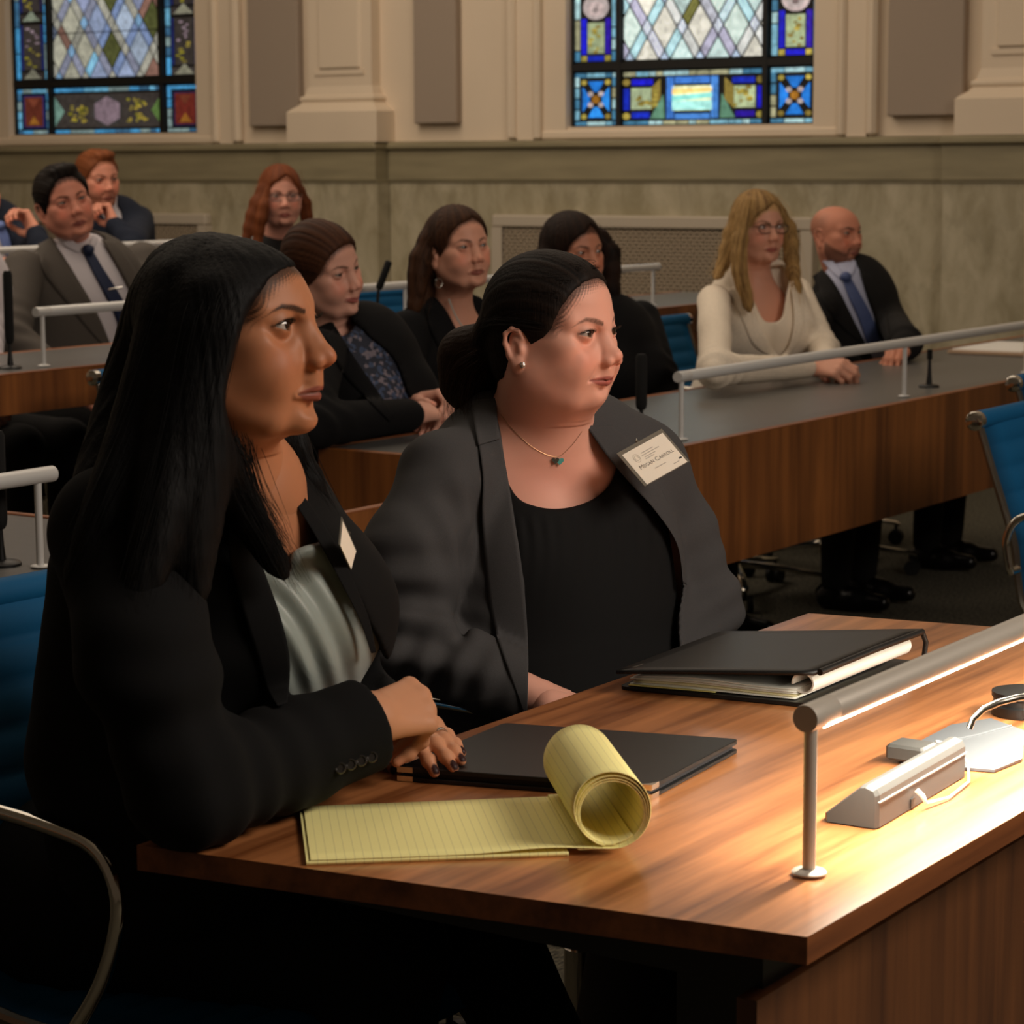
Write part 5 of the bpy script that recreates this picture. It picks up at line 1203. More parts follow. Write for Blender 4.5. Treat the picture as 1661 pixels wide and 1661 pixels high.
    ep = O+R @ np.array((-.004, -.0755*1.04, -.0265))*s
    MB().lathe([(.0002, -.0045), (.0030, -.0036), (.0045, 0), (.0030, .0036), (.0002, .0045)], 16, tuple(P(848, 592, proj(ep)[2]-.008))).build('earring', mat('pearl', lin((225, 205, 190)), .15, metal=.6), root, smooth=True, world=True)
    # hair drawn back into a low tail
    hc = [world_prim(p, O, R, s) for p in hair_cap(O, R, s, o, .45, hole=((9.6, 0, -2.8), (7.7, 9.8, 11.9)), low=-6.5)]
    hc += [cap(P(800, 560, 3.37), P(760, 580, 3.40), .035, .04, k=.03), cap(P(760, 580, 3.40), P(752, 625, 3.40), .034, .030, k=.03), cap(P(752, 625, 3.40), P(762, 672, 3.38), .026, .010, k=.02), cap(P(815, 540, 3.34), P(812, 600, 3.38), .03, .028, k=.03)]
    def tailcol(V, col):
        pj = proj(V); a = np.clip((790-pj[:, 0])/40, 0, 1)[:, None]*.8; return col*(1-a)+np.array(lin((46, 28, 16)))*a
    hair_mesh(root, hc, .0030, (9, 7, 7), (34, 25, 20), matname='dark_brown_hair', seed=8, part=tailcol, frame=(O, R, s), mode='back')
    g = [[O+R @ np.array(q)*s for q in ((x0, y0, z0), (x0*.4-.02, y0*1.12, z0*.8+.012), (-.07, y0*.9, .03), (-.11, y0*.3, -.02))] for x0, y0, z0 in ((.058, -.045, .092), (.05, -.058, .072), (.04, -.066, .05), (.066, -.02, .102), (.07, .01, .104), (.032, -.072, .03))]
    strands(root, g, 40, .004, .0003, (20, 15, 12), 5)
    g = [[P(780, 570, 3.33), P(748, 590, 3.35), P(735, 630, 3.36), P(738, 680, 3.36)], [P(790, 580, 3.34), P(765, 610, 3.35), P(755, 650, 3.34), P(770, 690, 3.33)]]
    strands(root, g, 90, .009, .0003, (50, 32, 20), 6)
    return root
HERO1 = hero_one(); HERO2 = hero_two()
# ================================================================ the audience
M_suit_grey = mat('grey_brown_suiting', lin((78, 72, 66)), 0.9, noise=((700, 700, 700), 0.1, 1))
M_suit_navy = mat('navy_suiting', lin((24, 30, 44)), 0.9, spec=0.3)
M_suit_dark = mat('near_black_suiting', lin((24, 23, 23)), 0.9, spec=0.3)
M_shirt = mat('white_shirt', lin((206, 200, 205)), 0.8)
M_shirt_blue = mat('pale_blue_shirt', lin((168, 172, 196)), 0.8)
M_cream_jk = mat('cream_boucle', lin((232, 219, 200)), 0.95, noise=((260, 260, 260), 0.12, 2), bump=((500, 500, 500), 0.4, 0.001))
M_cream_top = mat('cream_top', lin((234, 220, 200)), 0.85)
M_black_cl = mat('black_clothing', lin((11, 11, 13)), 0.9, spec=0.25)
M_tie_navy = mat('navy_tie', lin((24, 36, 66)), 0.6)
M_tie_blue = mat('blue_patterned_tie', lin((70, 84, 128)), 0.6, noise=((900, 900, 900), 0.35, 1))
M_tie_light = mat('light_blue_tie', lin((110, 130, 190)), 0.6)
def floral():
    m = mat('blue_floral_print', lin((60, 66, 84)), 0.8); nt = m.node_tree; b = nt.nodes['Principled BSDF']
    tc = nt.nodes.new('ShaderNodeTexCoord'); v = nt.nodes.new('ShaderNodeTexVoronoi'); v.inputs['Scale'].default_value = 105; nt.links.new(tc.outputs['Object'], v.inputs['Vector'])
    cr = nt.nodes.new('ShaderNodeValToRGB'); sp = nt.nodes.new('ShaderNodeSeparateColor'); nt.links.new(v.outputs['Color'], sp.inputs[0]); nt.links.new(sp.outputs[0], cr.inputs[0])
    e = cr.color_ramp.elements; e[0].color = (*lin((36, 40, 54)), 1); e[1].color = (*lin((112, 118, 130)), 1); x = cr.color_ramp.elements.new(.5); x.color = (*lin((58, 72, 100)), 1); y = cr.color_ramp.elements.new(.8); y.color = (*lin((112, 104, 114)), 1)
    cr.color_ramp.interpolation = 'CONSTANT'; nt.links.new(cr.outputs[0], b.inputs['Base Color']); return m
M_floral = floral()
def glasses(root, O, R, s, col=(24, 16, 14), name='glasses'):
    t = bpy.data.objects.new(name, None); COL.objects.link(t); t.empty_display_size = .02; t.location = O; t.parent = root
    t.matrix_parent_inverse = Matrix.Translation(root.location).inverted()
    m = mat('glasses_frame', lin(col), 0.3); L = lambda p: tuple((np.array(p)*.01) @ R.T*s)
    fr = MB()
    for sg in (1, -1):
        pts = []
        for a in np.linspace(0, 2*math.pi, 29):
            ca, sa = math.cos(a), math.sin(a); pts.append(L((9.75-.10*abs(ca*2.5+3.2)*.6, sg*3.2+2.45*math.copysign(abs(ca)**.7, ca), 1.35+1.45*math.copysign(abs(sa)**.75, sa))))
        fr.tube(pts, .0017, 6); fr.tube([L((9.3, sg*5.7, 2.1)), L((7.6, sg*7.1, 2.1)), L((2, sg*7.6, 1.7)), L((-.6, sg*7.6, 1.4))], .0013, 6)
    fr.tube([L((9.7, .9, 1.9)), L((10.1, 0, 2.1)), L((9.7, -.9, 1.9))], .0013, 6); o = fr.build('glasses_frame', m, None, smooth=True); o.parent = t
    gl = mat('clear_lens', (1, 1, 1), 0.02, alpha=0.02, spec=0.1)
    for sg in (1, -1):
        V = [L((9.55-.10*abs(math.cos(a)*2.5+3.2)*.6, sg*3.2+2.4*math.copysign(abs(math.cos(a))**.7, math.cos(a)), 1.35+1.4*math.copysign(abs(math.sin(a))**.75, math.sin(a)))) for a in np.linspace(0, 2*math.pi, 25)[:-1]]
        MB().prism(V, L((.08, 0, 0))).build('lens', gl).parent = t
def sitter(label, cat_loc, head, o, tor, sh, el, wr, jacket, inner, opening=None, lapels=(), necks=.050, tie=None, hands=None, zf=0.0, hair=None, tl=1.0, specs=None, chin=None, hips=None, r_arm=(.062, .056, .046), legm=None, zdesk=None, collar=None, neckdrop=.15, cuffs=None, inner_name='shirt', jk_name='jacket', dp=(.45, .62)):
    if hasattr(hair, 'hl') and 'hl' not in o: o['hl'] = hair.hl
    hx, hy, hd, yaw, pitch, roll, s = head; O = P(hx, hy, hd); R = rotm(yaw, pitch, roll)
    root = thing('person', label, 'person', cat_loc); tx, ty, td, ta = tor; RT = rotm(ta); f, l = RT[:, 0], RT[:, 1]; u = np.array((0, 0, 1.))
    C = P(tx, ty, td); shR, shL = P(*sh[0]), P(*sh[1]); elR, elL = [np.asarray(e) for e in el]; wR, wL = [np.asarray(e) for e in wr]
    mid = (shR+shL)/2; nb = mid+u*.015-f*.02
    skin = [cap(O+R @ np.array((-.014, 0, -.05)), nb, necks, necks+.006, k=.05), ell(mid-u*.07, (.085, .14, .10), RT, k=.09)]
    W, Q, c = head_piece(O, R, s, o, o.get('h', .0028), skin)
    hip = np.array((C[0]-f[0]*.02, C[1]-f[1]*.02+.06, zf+.53)) if hips is None else np.array(hips)
    lf = rotm(-90)[:, 0]; ll = rotm(-90)[:, 1]; lg, kn = legs(hip, lf, ll, zf)
    pcs = [(W, Q, c)]; sk = np.array(lin(o.get('handc', o['skin'])))
    for k, (e, w_, sd) in enumerate(((elR, wR, 'R'), (elL, wL, 'L'))):
        hs = (hands or {}).get(sd)
        D = w_-e; D /= np.linalg.norm(D)
        if hs is None: hs = (D, (0, 0, 1), [(25, 25, 15)]*4)
        pr, tp = hand(w_, hs[0], hs[1], sd, hs[2], hs[3] if len(hs) > 3 else .95, 0.02, hs[4] if len(hs) > 4 else (.5, -.5)); V, Qh = surf(pr, .0028); pcs.append((V, Qh, hand_color(o, tp)(V)))
    V3, Q3 = surf([cap(nb, hip, .08, .11, k=.02)]+chain([shR, elR, wR], [.042, .036, .024])+chain([shL, elL, wL], [.042, .036, .024])+lg, .012); pcs.append((V3, Q3, np.tile(sk, (len(V3), 1))))
    body_mesh(root, pcs); eyes(root, O, R, s, o)
    bust = o.get('bust', 0); lo_c = (C+hip)/2
    def torso(g):
        p = [ell(C, (.115+g, .170*tl+g, .20+g), RT, k=.05), ell(lo_c-u*.0, (.125+g, .160*tl+g, .20+g), RT, k=.06), ell(hip+u*.06, (.13+g, .165*tl+g, .13+g), RT, k=.05)]
        if bust: p += [ell(C+f*.075+l*.075*sg-u*.03, (.07+g,)*3, k=.05) for sg in (-1, 1)]
        return p
    V, Qb = surf(torso(.002)+[ell(mid-u*.07, (.095, .15, .105), RT, k=.06)]+([pxcut(o['neckcut'], td-dp[0], td+.12, k=.004)] if 'neckcut' in o else []), .006); npmesh(inner_name, V, Qb, inner, root)
    base = torso(.013)+[ell(mid-u*.055-f*.02, (.10, .17*tl, .105), RT, k=.06)]
    arms = []
    for a_, e, w_ in ((shR, elR, wR), (shL, elL, wL)):
        arms += [cap(a_, e, r_arm[0], r_arm[1], k=.03), cap(e, w_+(e-w_)*.07, r_arm[1]*.97, r_arm[2]*.85, k=.02)]
    if jacket is not None:
        op = [pxcut(opening, td-dp[0], td+.03, k=.006), pxcut([tuple(opening[0]), (opening[0][0], hy-5), (opening[-1][0], hy-5), tuple(opening[-1])], td-dp[0], td-.02, k=.006, n=1)] if opening else []
        dk = []
        if zdesk: dk = [Pr((C[0]-.6, zdesk[1]-.7, zdesk[0]-.1), (C[0]+.6, zdesk[1], zdesk[0]), (lambda x, y, z: np.maximum(z-zdesk[0], y-zdesk[1])), 's', .003)]
        ff = [(elR, elR-shR, .005, .05, .09), (elL, elL-shL, .005, .05, .09)]
        cloth_mesh(root, jk_name, base+op+arms+dk, .0075, jacket, ff, .0018, int(abs(hx)))
        ft = fields(base+arms)
        for A, B in lapels: strip(root, 'lapel', ft, A, B, jacket, off=.003, th=.006, d0=td-dp[1], n=24, k=6)
    if cuffs:
        for (e, w_) in ((elR, wR), (elL, wL)): MB().tube([w_+(e-w_)*.10, w_+(e-w_)*.02], [.033, .031], 16).build('shirt_cuff', cuffs, root, smooth=True, world=True)
    fs = fields(torso(.002)+[ell(mid-u*.07, (.095, .15, .105), RT, k=.06), cap(O+R @ np.array((-.014, 0, -.05)), nb, necks, necks+.006, k=.05)])
    if collar:
        for A, B in collar: strip(root, 'shirt_collar', fs, A, B, inner, off=.004, th=.005, d0=td-dp[1], n=14, k=5)
    if tie:
        A, B, m, knot = tie; strip(root, 'tie', fs, A, B, m, off=.007, th=.006, d0=td-dp[1], n=24, k=5)
        D = ray(*knot[:2]); D /= np.linalg.norm(D); X, ok = march(fs, (_eye+D*(td-dp[1]))[None], D[None], td+1, .012); V, Qk = surf([ell(X[0], (.020, .020, .018), k=.01)], .004); npmesh('tie_knot', V, Qk, m, root)
    cloth_mesh(root, 'trousers', [grow(p, .012) for p in lg]+[ell(hip, (.14, .18, .12), rotm(-90), k=.05)], .014, legm or M_suit_dark); shoes(root, kn, lf, zf)
    if hair: hair(root, O, R, s, o)
    if specs: glasses(root, O, R, s, specs)
    return root, fs
def HP(O, R, s, *pts): return [O+R @ (np.array(p)*.01)*s for p in pts]
def short_hair(c1, c2, nm, g=.75, hole=((9.6, 0, -2.6), (7.8, 9.4, 11.0)), low=-3.5):
    def f(root, O, R, s, o): hair_mesh(root, [world_prim(p, O, R, s) for p in hair_cap(O, R, s, o, g, hole, low)+[ell((.050, .006, .112+o.get('top', 0)*.01), (.034, .048, .022), k=.015), cap((.085, .055, .085), (.088, -.055, .080), .010, op='s', k=.01)]], .0036, c1, c2, matname=nm, seed=2, frame=(O, R, s), amp=.0034)
    f.hl = (hole, c1); return f
def long_hair(c1, c2, nm, g=.9, hole=((9.9, 0, -1.6), (7.8, 8.6, 9.2)), side=(), n=24, strandc=None, r0=.026, ear=False, low=-8):
    def f(root, O, R, s, o):
        pr = [world_prim(p, O, R, s) for p in hair_cap(O, R, s, o, g, hole, low, ear)]; gg = []
        for gd in side:
            w_ = smooth_poly_n(np.array([P(*q) for q in gd]), 2); m_ = len(w_)-1; rr = [r0*(.6+.4*min(1, i/2))*(1-.75*(i/m_)**3) for i in range(m_+1)]
            pr += [cap(w_[i], w_[i+1], rr[i], rr[i+1], k=.025) for i in range(m_)]; gg.append([P(x, y, d-.02) for x, y, d in gd])
        hole_ = ell(np.array((10.2, 0, -1.5))*.01, np.array((7.9, 6.6, 9.0))*.01, op='s', k=.004); pr.append(world_prim(hole_, O, R, s)); pr += [world_prim(cap((.085, .012, .088), (-.01, .008, .141+o.get('top', 0)*.01), .0022, .0022, op='s', k=.006), O, R, s), world_prim(ell((.098, .012, .062), (.028, .026, .034), op='s', k=.014), O, R, s)]
        hair_mesh(root, pr, .004, c1, c2, matname=nm, seed=5, frame=(O, R, s), mode='down', amp=.002)
        strands(root, gg, n, .012, .0006, strandc or c2, 3)
    f.hl = (hole, c1); return f
def fistc(a=75): return [(a, a, 40)]*4
# --- row A
sitter('smiling brown-haired woman in a black blazer and blue floral scarf, hands clasped', (4.6, 3.65, 0),
    (523, 446, 5.80, -92, -4, 14, 1.0), dict(skin=(214, 160, 140), lips=(176, 100, 92), smile=1.5, full=.6, hl=(((9.6, 0, -2.4), (7.6, 9.4, 10.6)), (36, 20, 14)), browc=(70, 46, 34), eye_up=.40, eye_lo=.28, iris=(70, 50, 40), gaze=(0, -4), bust=1, h=.0024, neckcut=[(480, 460), (600, 460), (580, 520), (556, 545), (520, 530)]),
    (592, 628, 5.90, -90), ((516, 574, 5.68), (592, 562, 6.08)), (on_z(500, 690, .800), P(612, 676, 6.12)), (on_z(672, 672, .80), on_z(690, 662, .80)+np.array((.03, .06, .01))),
    M_black_cl, M_floral, opening=[(540, 520), (560, 560), (600, 620), (640, 690), (680, 690), (662, 640), (640, 585), (600, 548), (570, 520)],
    lapels=[([(545, 530), (575, 580), (610, 630), (640, 675)], [(528, 545), (556, 605), (598, 650), (632, 684)])], hands={'R': (on_z(718, 662, .80)-on_z(672, 672, .80), (-.3, -.4, .9), [(40, 55, 35), (45, 55, 35), (48, 55, 35), (50, 55, 35)], .95), 'L': (np.array((.02, -.12, .01)), (.6, .2, .8), [(50, 60, 35)]*4, .95)},
    hair=lambda root, O, R, s, o: hair_mesh(root, [world_prim(p, O, R, s) for p in hair_cap(O, R, s, o, .85, ((9.6, 0, -2.4), (7.6, 9.4, 10.6)), -6.5, False)]+[cap(*HP(O, R, s, (-7, 0, -1), (-9.5, 0, -3)), .045, .04, k=.03)], .0036, (36, 20, 14), (84, 52, 34), matname='brown_hair', seed=4, frame=(O, R, s), amp=.002), zdesk=(.745, 3.42), inner_name='scarf_blouse')
r, fs = sitter('woman with long brown half-tied hair and a dangling earring in a black jacket', (5.27, 3.75, 0),
    (743, 412, 6.40, -113, 4, 4, .97), dict(skin=(214, 156, 132), lips=(164, 96, 84), full=.2, browc=(60, 38, 28), eye_up=.42, iris=(50, 40, 34), gaze=(10, 4), bust=1, h=.0026, neckcut=[(690, 420), (690, 460), (722, 500), (750, 555), (765, 590), (785, 560), (810, 480), (810, 420)]),
    (730, 590, 6.52, -112), ((660, 540, 6.35), (800, 525, 6.68)), (P(645, 655, 6.25), P(820, 640, 6.6)), (np.array((5.13, 3.55, .68)), np.array((5.33, 3.50, .68))),
    M_black_cl, M_black_cl, opening=[(700, 470), (718, 500), (735, 530), (752, 570), (775, 620), (800, 560), (805, 500), (790, 450)],
    lapels=[([(712, 492), (732, 526), (750, 566), (768, 610)], [(690, 500), (702, 545), (728, 590), (762, 618)])],
    hair=long_hair((30, 18, 12), (76, 48, 30), 'brown_hair_long', .8, ((9.6, 0, -2.2), (7.9, 9.4, 11.0)), side=[[(705, 370, 6.4), (682, 420, 6.38), (676, 470, 6.38), (668, 515, 6.38)], [(712, 365, 6.45), (690, 410, 6.46), (690, 470, 6.45), (684, 520, 6.42)]], ear=True))
EP = P(712, 452, 6.33)
MB().tube([EP+_rt*(.009*math.cos(a))+_up*(.012*math.sin(a)-.012) for a in np.linspace(0, 2*math.pi, 25)], .0012, 6).build('hoop_earring', M_silver, r, smooth=True, world=True)
loft_line(r, 'necklace', fs, [(728, 485), (738, 510), (752, 532), (766, 545)], .0016, mat('bead_necklace', lin((170, 190, 185)), .4), .002, 6.0)
sitter('dark-haired woman in black behind the grey-blazer woman\'s head, only eyes and nose showing', (5.96, 3.8, 0),
    (928, 418, 7.0, -108, 0, 3, 1.0), dict(skin=(196, 134, 108), lips=(150, 86, 76), browc=(30, 20, 16), gaze=(8, 0), bust=1),
    (985, 590, 7.12, -105), ((925, 540, 6.95), (1040, 520, 7.25)), (P(930, 640, 6.85), P(1075, 625, 7.15)), (np.array((5.85, 3.55, .67)), np.array((6.1, 3.55, .67))),
    M_black_cl, M_black_cl, hair=long_hair((16, 10, 8), (42, 26, 18), 'dark_brown_long', .9, side=[[(900, 370, 7.0), (885, 420, 6.98), (878, 480, 6.96), (880, 540, 6.95)], [(960, 370, 7.1), (990, 410, 7.10), (992, 470, 7.08), (1000, 530, 7.08)]]), zdesk=(.745, 3.42))
sitter('blonde woman with glasses in a cream blazer, hands clasped on the long desk', (6.8, 3.65, 0),
    (1228, 376, 7.60, -119, -1, 0, .98), dict(skin=(214, 156, 132), lips=(176, 100, 90), w=.95, browc=(100, 70, 44), gaze=(14, 4), iris=(60, 60, 60), bust=1, h=.0028, neckcut=[(1195, 395), (1195, 440), (1215, 470), (1236, 516), (1252, 523), (1268, 515), (1275, 480), (1285, 430), (1290, 395)]),
    (1228, 520, 7.66, -116), ((1158, 488, 7.5), (1292, 476, 7.84)), (on_z(1160, 600, .815), P(1335, 565, 7.62)), (on_z(1318, 596, .785), on_z(1352, 590, .79)+np.array((.03, .04, 0))),
    M_cream_jk, M_cream_top, opening=[(1196, 450), (1215, 490), (1240, 540), (1262, 580), (1285, 560), (1290, 520), (1284, 470), (1280, 430)],
    lapels=[([(1200, 462), (1220, 505), (1243, 548), (1262, 578)], [(1180, 468), (1204, 520), (1222, 560), (1256, 582)]), ([(1284, 470), (1288, 520), (1280, 560), (1266, 578)], [(1302, 478), (1304, 525), (1292, 562), (1270, 582)])],
    hands={'R': (on_z(1425, 600, .785)-on_z(1318, 596, .785), (-.5, -.3, .8), [(35, 50, 30), (40, 50, 30), (45, 50, 30), (50, 50, 30)], 1.0), 'L': (on_z(1428, 596, .79)-on_z(1352, 585, .79), (.2, .4, .9), [(45, 60, 35)]*4, 1.0)},
    hair=long_hair((186, 150, 96), (96, 70, 42), 'blonde_hair', .9, ((10.1, 0, -1.9), (7.8, 8.0, 9.6)), side=[[(1205, 330, 7.58), (1186, 380, 7.56), (1172, 430, 7.52), (1160, 452, 7.47)], [(1212, 330, 7.52), (1200, 390, 7.46), (1200, 440, 7.43), (1210, 478, 7.44), (1216, 505, 7.45)], [(1250, 325, 7.66), (1278, 370, 7.68), (1284, 420, 7.66), (1290, 465, 7.62), (1296, 505, 7.62)]], n=60, strandc=(196, 160, 104), r0=.022), specs=(40, 22, 18), zdesk=(.745, 3.42), cuffs=None, jk_name='blazer', r_arm=(.052, .047, .038))
sitter('bald bearded man in a dark suit and blue tie at the far right', (7.9, 3.95, 0),
    (1355, 385, 8.40, -104, 0, 2, .98), dict(skin=(206, 138, 112), lips=(150, 90, 80), male=1, top=-1.9, beard=.72, beardc=(44, 28, 20), browc=(40, 26, 20), brow_t=1.2, shaved=(120, 84, 66), gaze=(8, 0), h=.0028, w=1.02),
    (1385, 510, 8.42, -108), ((1328, 500, 8.25), (1440, 512, 8.60)), (P(1320, 555, 8.2), on_z(1492, 556, .80)+np.array((0, .05, 0))), (np.array((7.55, 3.6, .68)), on_z(1462, 570, .775)),
    M_suit_dark, M_shirt_blue, opening=[(1328, 425), (1352, 455), (1374, 495), (1398, 545), (1425, 590), (1440, 575), (1420, 520), (1402, 470), (1392, 432), (1370, 405)],
    lapels=[([(1334, 436), (1356, 468), (1378, 508), (1400, 550)], [(1318, 448), (1334, 488), (1362, 528), (1396, 556)]), ([(1394, 440), (1408, 475), (1424, 520), (1438, 565)], [(1412, 446), (1430, 484), (1440, 525), (1444, 568)])],
    collar=[([(1334, 424), (1348, 440), (1362, 452)], [(1342, 416), (1358, 430), (1370, 446)]), ([(1390, 424), (1386, 440), (1378, 452)], [(1382, 420), (1378, 434), (1370, 448)])],
    tie=([(1366, 452), (1376, 480), (1392, 515), (1408, 560)], [(1380, 450), (1396, 478), (1414, 512), (1432, 558)], M_tie_blue, (1372, 449)), zdesk=(.745, 3.42), tl=1.06, r_arm=(.056, .052, .045), hands={'L': ((-.12, -.03, 0), (0, 0, 1), [(30, 30, 20)]*4, 1.0)})
# --- row B
sitter('man in a grey suit and navy tie with a silver tie clip, head tilted', (5.62, 5.45, 0),
    (106, 337, 7.60, -118, 4, 14, 1.03), dict(skin=(202, 134, 112), lips=(150, 84, 76), male=1, browc=(30, 22, 18), brow_t=1.1, gaze=(6, 4), full=.4, h=.0028, w=1.02),
    (135, 480, 7.72, -116), ((38, 440, 7.56), (232, 425, 7.95)), (P(18, 545, 7.42), P(262, 530, 7.85)), (np.array((5.38, 5.15, .68)), np.array((5.7, 5.15, .68))),
    M_suit_grey, M_shirt, opening=[(78, 372), (100, 410), (128, 455), (158, 510), (185, 575), (216, 575), (222, 500), (200, 450), (178, 410), (160, 380)],
    lapels=[([(84, 384), (106, 424), (134, 466), (162, 516), (180, 560)], [(62, 396), (70, 440), (100, 482), (140, 532), (174, 568)]), ([(164, 388), (184, 420), (206, 460), (222, 500), (224, 550)], [(186, 390), (212, 425), (234, 468), (240, 510), (230, 556)])],
    collar=[([(84, 376), (104, 398), (128, 410)], [(96, 366), (116, 388), (134, 402)]), ([(160, 384), (154, 398), (142, 408)], [(150, 380), (146, 394), (136, 402)])],
    tie=([(136, 412), (150, 440), (168, 474), (188, 515), (200, 560)], [(153, 410), (168, 436), (190, 470), (212, 510), (222, 556)], M_tie_navy, (143, 405)), zf=ZB, hair=short_hair((12, 9, 7), (30, 22, 17), 'short_dark_hair', .85), tl=1.2, zdesk=(.865, 4.98), r_arm=(.068, .06, .05))
D_ = ray(187, 467); D_ /= np.linalg.norm(D_)
MB().tube([P(176, 470, 7.44), P(199, 466, 7.44)], .003, 6).build('tie_clip', M_silver, [o for o in COL.objects if o.get('label', '').startswith('man in a grey suit')][0], world=True)
sitter('red-haired woman with dark glasses in the second row, mouth hidden by a head', (6.95, 5.7, 0),
    (455, 325, 8.90, -131, 0, 0, .98), dict(skin=(212, 152, 132), lips=(170, 96, 88), browc=(110, 66, 40), gaze=(20, 2), bust=1, h=.003),
    (450, 470, 9.0, -120), ((395, 430, 8.9), (505, 425, 9.1)), (P(385, 500, 8.8), P(520, 500, 8.95)), (np.array((6.8, 5.35, .80)), np.array((7.05, 5.3, .80))),
    M_suit_dark, M_suit_dark, zf=ZB, specs=(20, 14, 14), hair=long_hair((122, 66, 34), (86, 44, 24), 'red_hair', .9, ((10.0, 0, -1.9), (7.8, 7.8, 9.6)), side=[[(432, 295, 8.86), (415, 330, 8.82), (403, 370, 8.8), (398, 400, 8.8)], [(438, 295, 8.9), (428, 335, 8.78), (420, 375, 8.78), (416, 410, 8.78)], [(478, 295, 8.98), (495, 330, 9.0), (497, 370, 9.0), (495, 400, 9.0)]], r0=.02, strandc=(130, 72, 36)))
sitter('person in a pale shirt mostly cut off by the left edge, second row', (4.85, 5.35, 0),
    (-75, 330, 7.0, -118, 0, 0, 1.0), dict(skin=(205, 150, 125), male=1, h=.004), (-80, 480, 7.05, -116), ((-135, 430, 6.95), (-32, 440, 7.2)), (P(-140, 540, 6.8), P(-24, 545, 7.0)), (np.array((4.6, 5.1, .78)), np.array((4.9, 5.05, .78))), M_shirt, M_shirt, zf=ZB, hair=short_hair((40, 30, 24), (60, 46, 36), 'short_brown_hair', .8), jk_name='shirt_sleeves', r_arm=(.055, .05, .04))
# --- row C
sitter('ginger bearded man in a navy suit with his fist at his chin, back row', (7.15, 6.85, 0),
    (157, 296, 9.60, -108, -4, 3, 1.02), dict(skin=(208, 140, 116), lips=(150, 86, 76), male=1, beard=.55, beardc=(120, 66, 40), browc=(120, 74, 48), gaze=(6, -4), h=.003, top=-.4),
    (185, 400, 9.72, -105), ((130, 372, 9.6), (226, 358, 9.85)), (P(120, 430, 9.4), P(214, 400, 9.35)), (P(140, 420, 9.3), P(185, 364, 9.40)),
    M_suit_navy, M_shirt, opening=[(160, 335), (172, 360), (185, 395), (205, 395), (200, 360), (190, 335)], zf=ZC, hands={'L': (P(172, 338, 9.42)-P(185, 364, 9.40), (.9, -.3, .2), fistc(72), .95)},
    hair=short_hair((128, 72, 40), (96, 54, 30), 'ginger_hair', .6), tie=([(172, 355), (180, 375), (190, 395)], [(186, 355), (196, 375), (204, 395)], M_tie_navy, (178, 352)), cuffs=M_shirt)
sitter('man in a navy suit at the far left edge, raised fist and light blue tie', (6.5, 6.85, 0),
    (-40, 318, 9.20, -92, 0, 0, 1.02), dict(skin=(208, 142, 118), male=1, h=.0035), (-10, 410, 9.3, -100), ((-60, 380, 9.2), (32, 372, 9.4)), (P(-70, 440, 9.0), P(72, 425, 8.95)), (P(-20, 430, 8.9), P(58, 378, 9.0)),
    M_suit_navy, M_shirt, opening=[(-30, 340), (0, 360), (18, 390), (28, 420), (-5, 420), (-20, 390)], zf=ZC, hands={'L': (P(40, 350, 9.02)-P(58, 378, 9.0), (.9, -.3, .2), fistc(60), 1.05)},
    hair=short_hair((60, 44, 34), (80, 58, 44), 'short_brown_hair', .7), tie=([(-6, 372), (2, 395), (10, 415)], [(10, 366), (20, 390), (26, 412)], M_tie_light, (0, 366)), cuffs=M_shirt)
# ================================================================ things on the foreground table
TZ = 0.7305
M_leather = mat('black_leatherette', lin((20, 20, 21)), 0.42, spec=0.5, bump=((500, 500, 500), 0.25, 0.0006), noise=((40, 40, 40), 0.1, 3))
M_paper = mat('white_paper', lin((238, 236, 230)), 0.8)
def poly_slab(q, z0, z1, bev=0.0):
    q = [np.array(p) for p in q]; c = sum(q)/len(q); b = MB(); n = len(q)
    if bev == 0: return b.prism([(p[0], p[1], z0) for p in q], (0, 0, z1-z0))
    v = []
    for z, s in ((z0, bev), (z0+bev*.6, 0), (z1-bev*.6, 0), (z1, bev)):
        for p in q: d = (c-p)/np.linalg.norm(c-p); v.append((*(p+d*s), z))
    f = [tuple(range(n-1, -1, -1)), tuple(range(3*n, 4*n))]+[(k*n+i, k*n+(i+1) % n, k*n+n+(i+1) % n, k*n+n+i) for k in range(3) for i in range(n)]
    return b.add(v, f)
def rounded(q, r, n=4):
    q = [np.array(p, float) for p in q]; out = []; N = len(q)
    for i in range(N):
        a, b, c = q[i-1], q[i], q[(i+1) % N]; u = (a-b)/np.linalg.norm(a-b); w_ = (c-b)/np.linalg.norm(c-b)
        for k in range(n+1): t = k/n; out.append(b+u*r*(1-t)**2+w_*r*t**2)
    return out
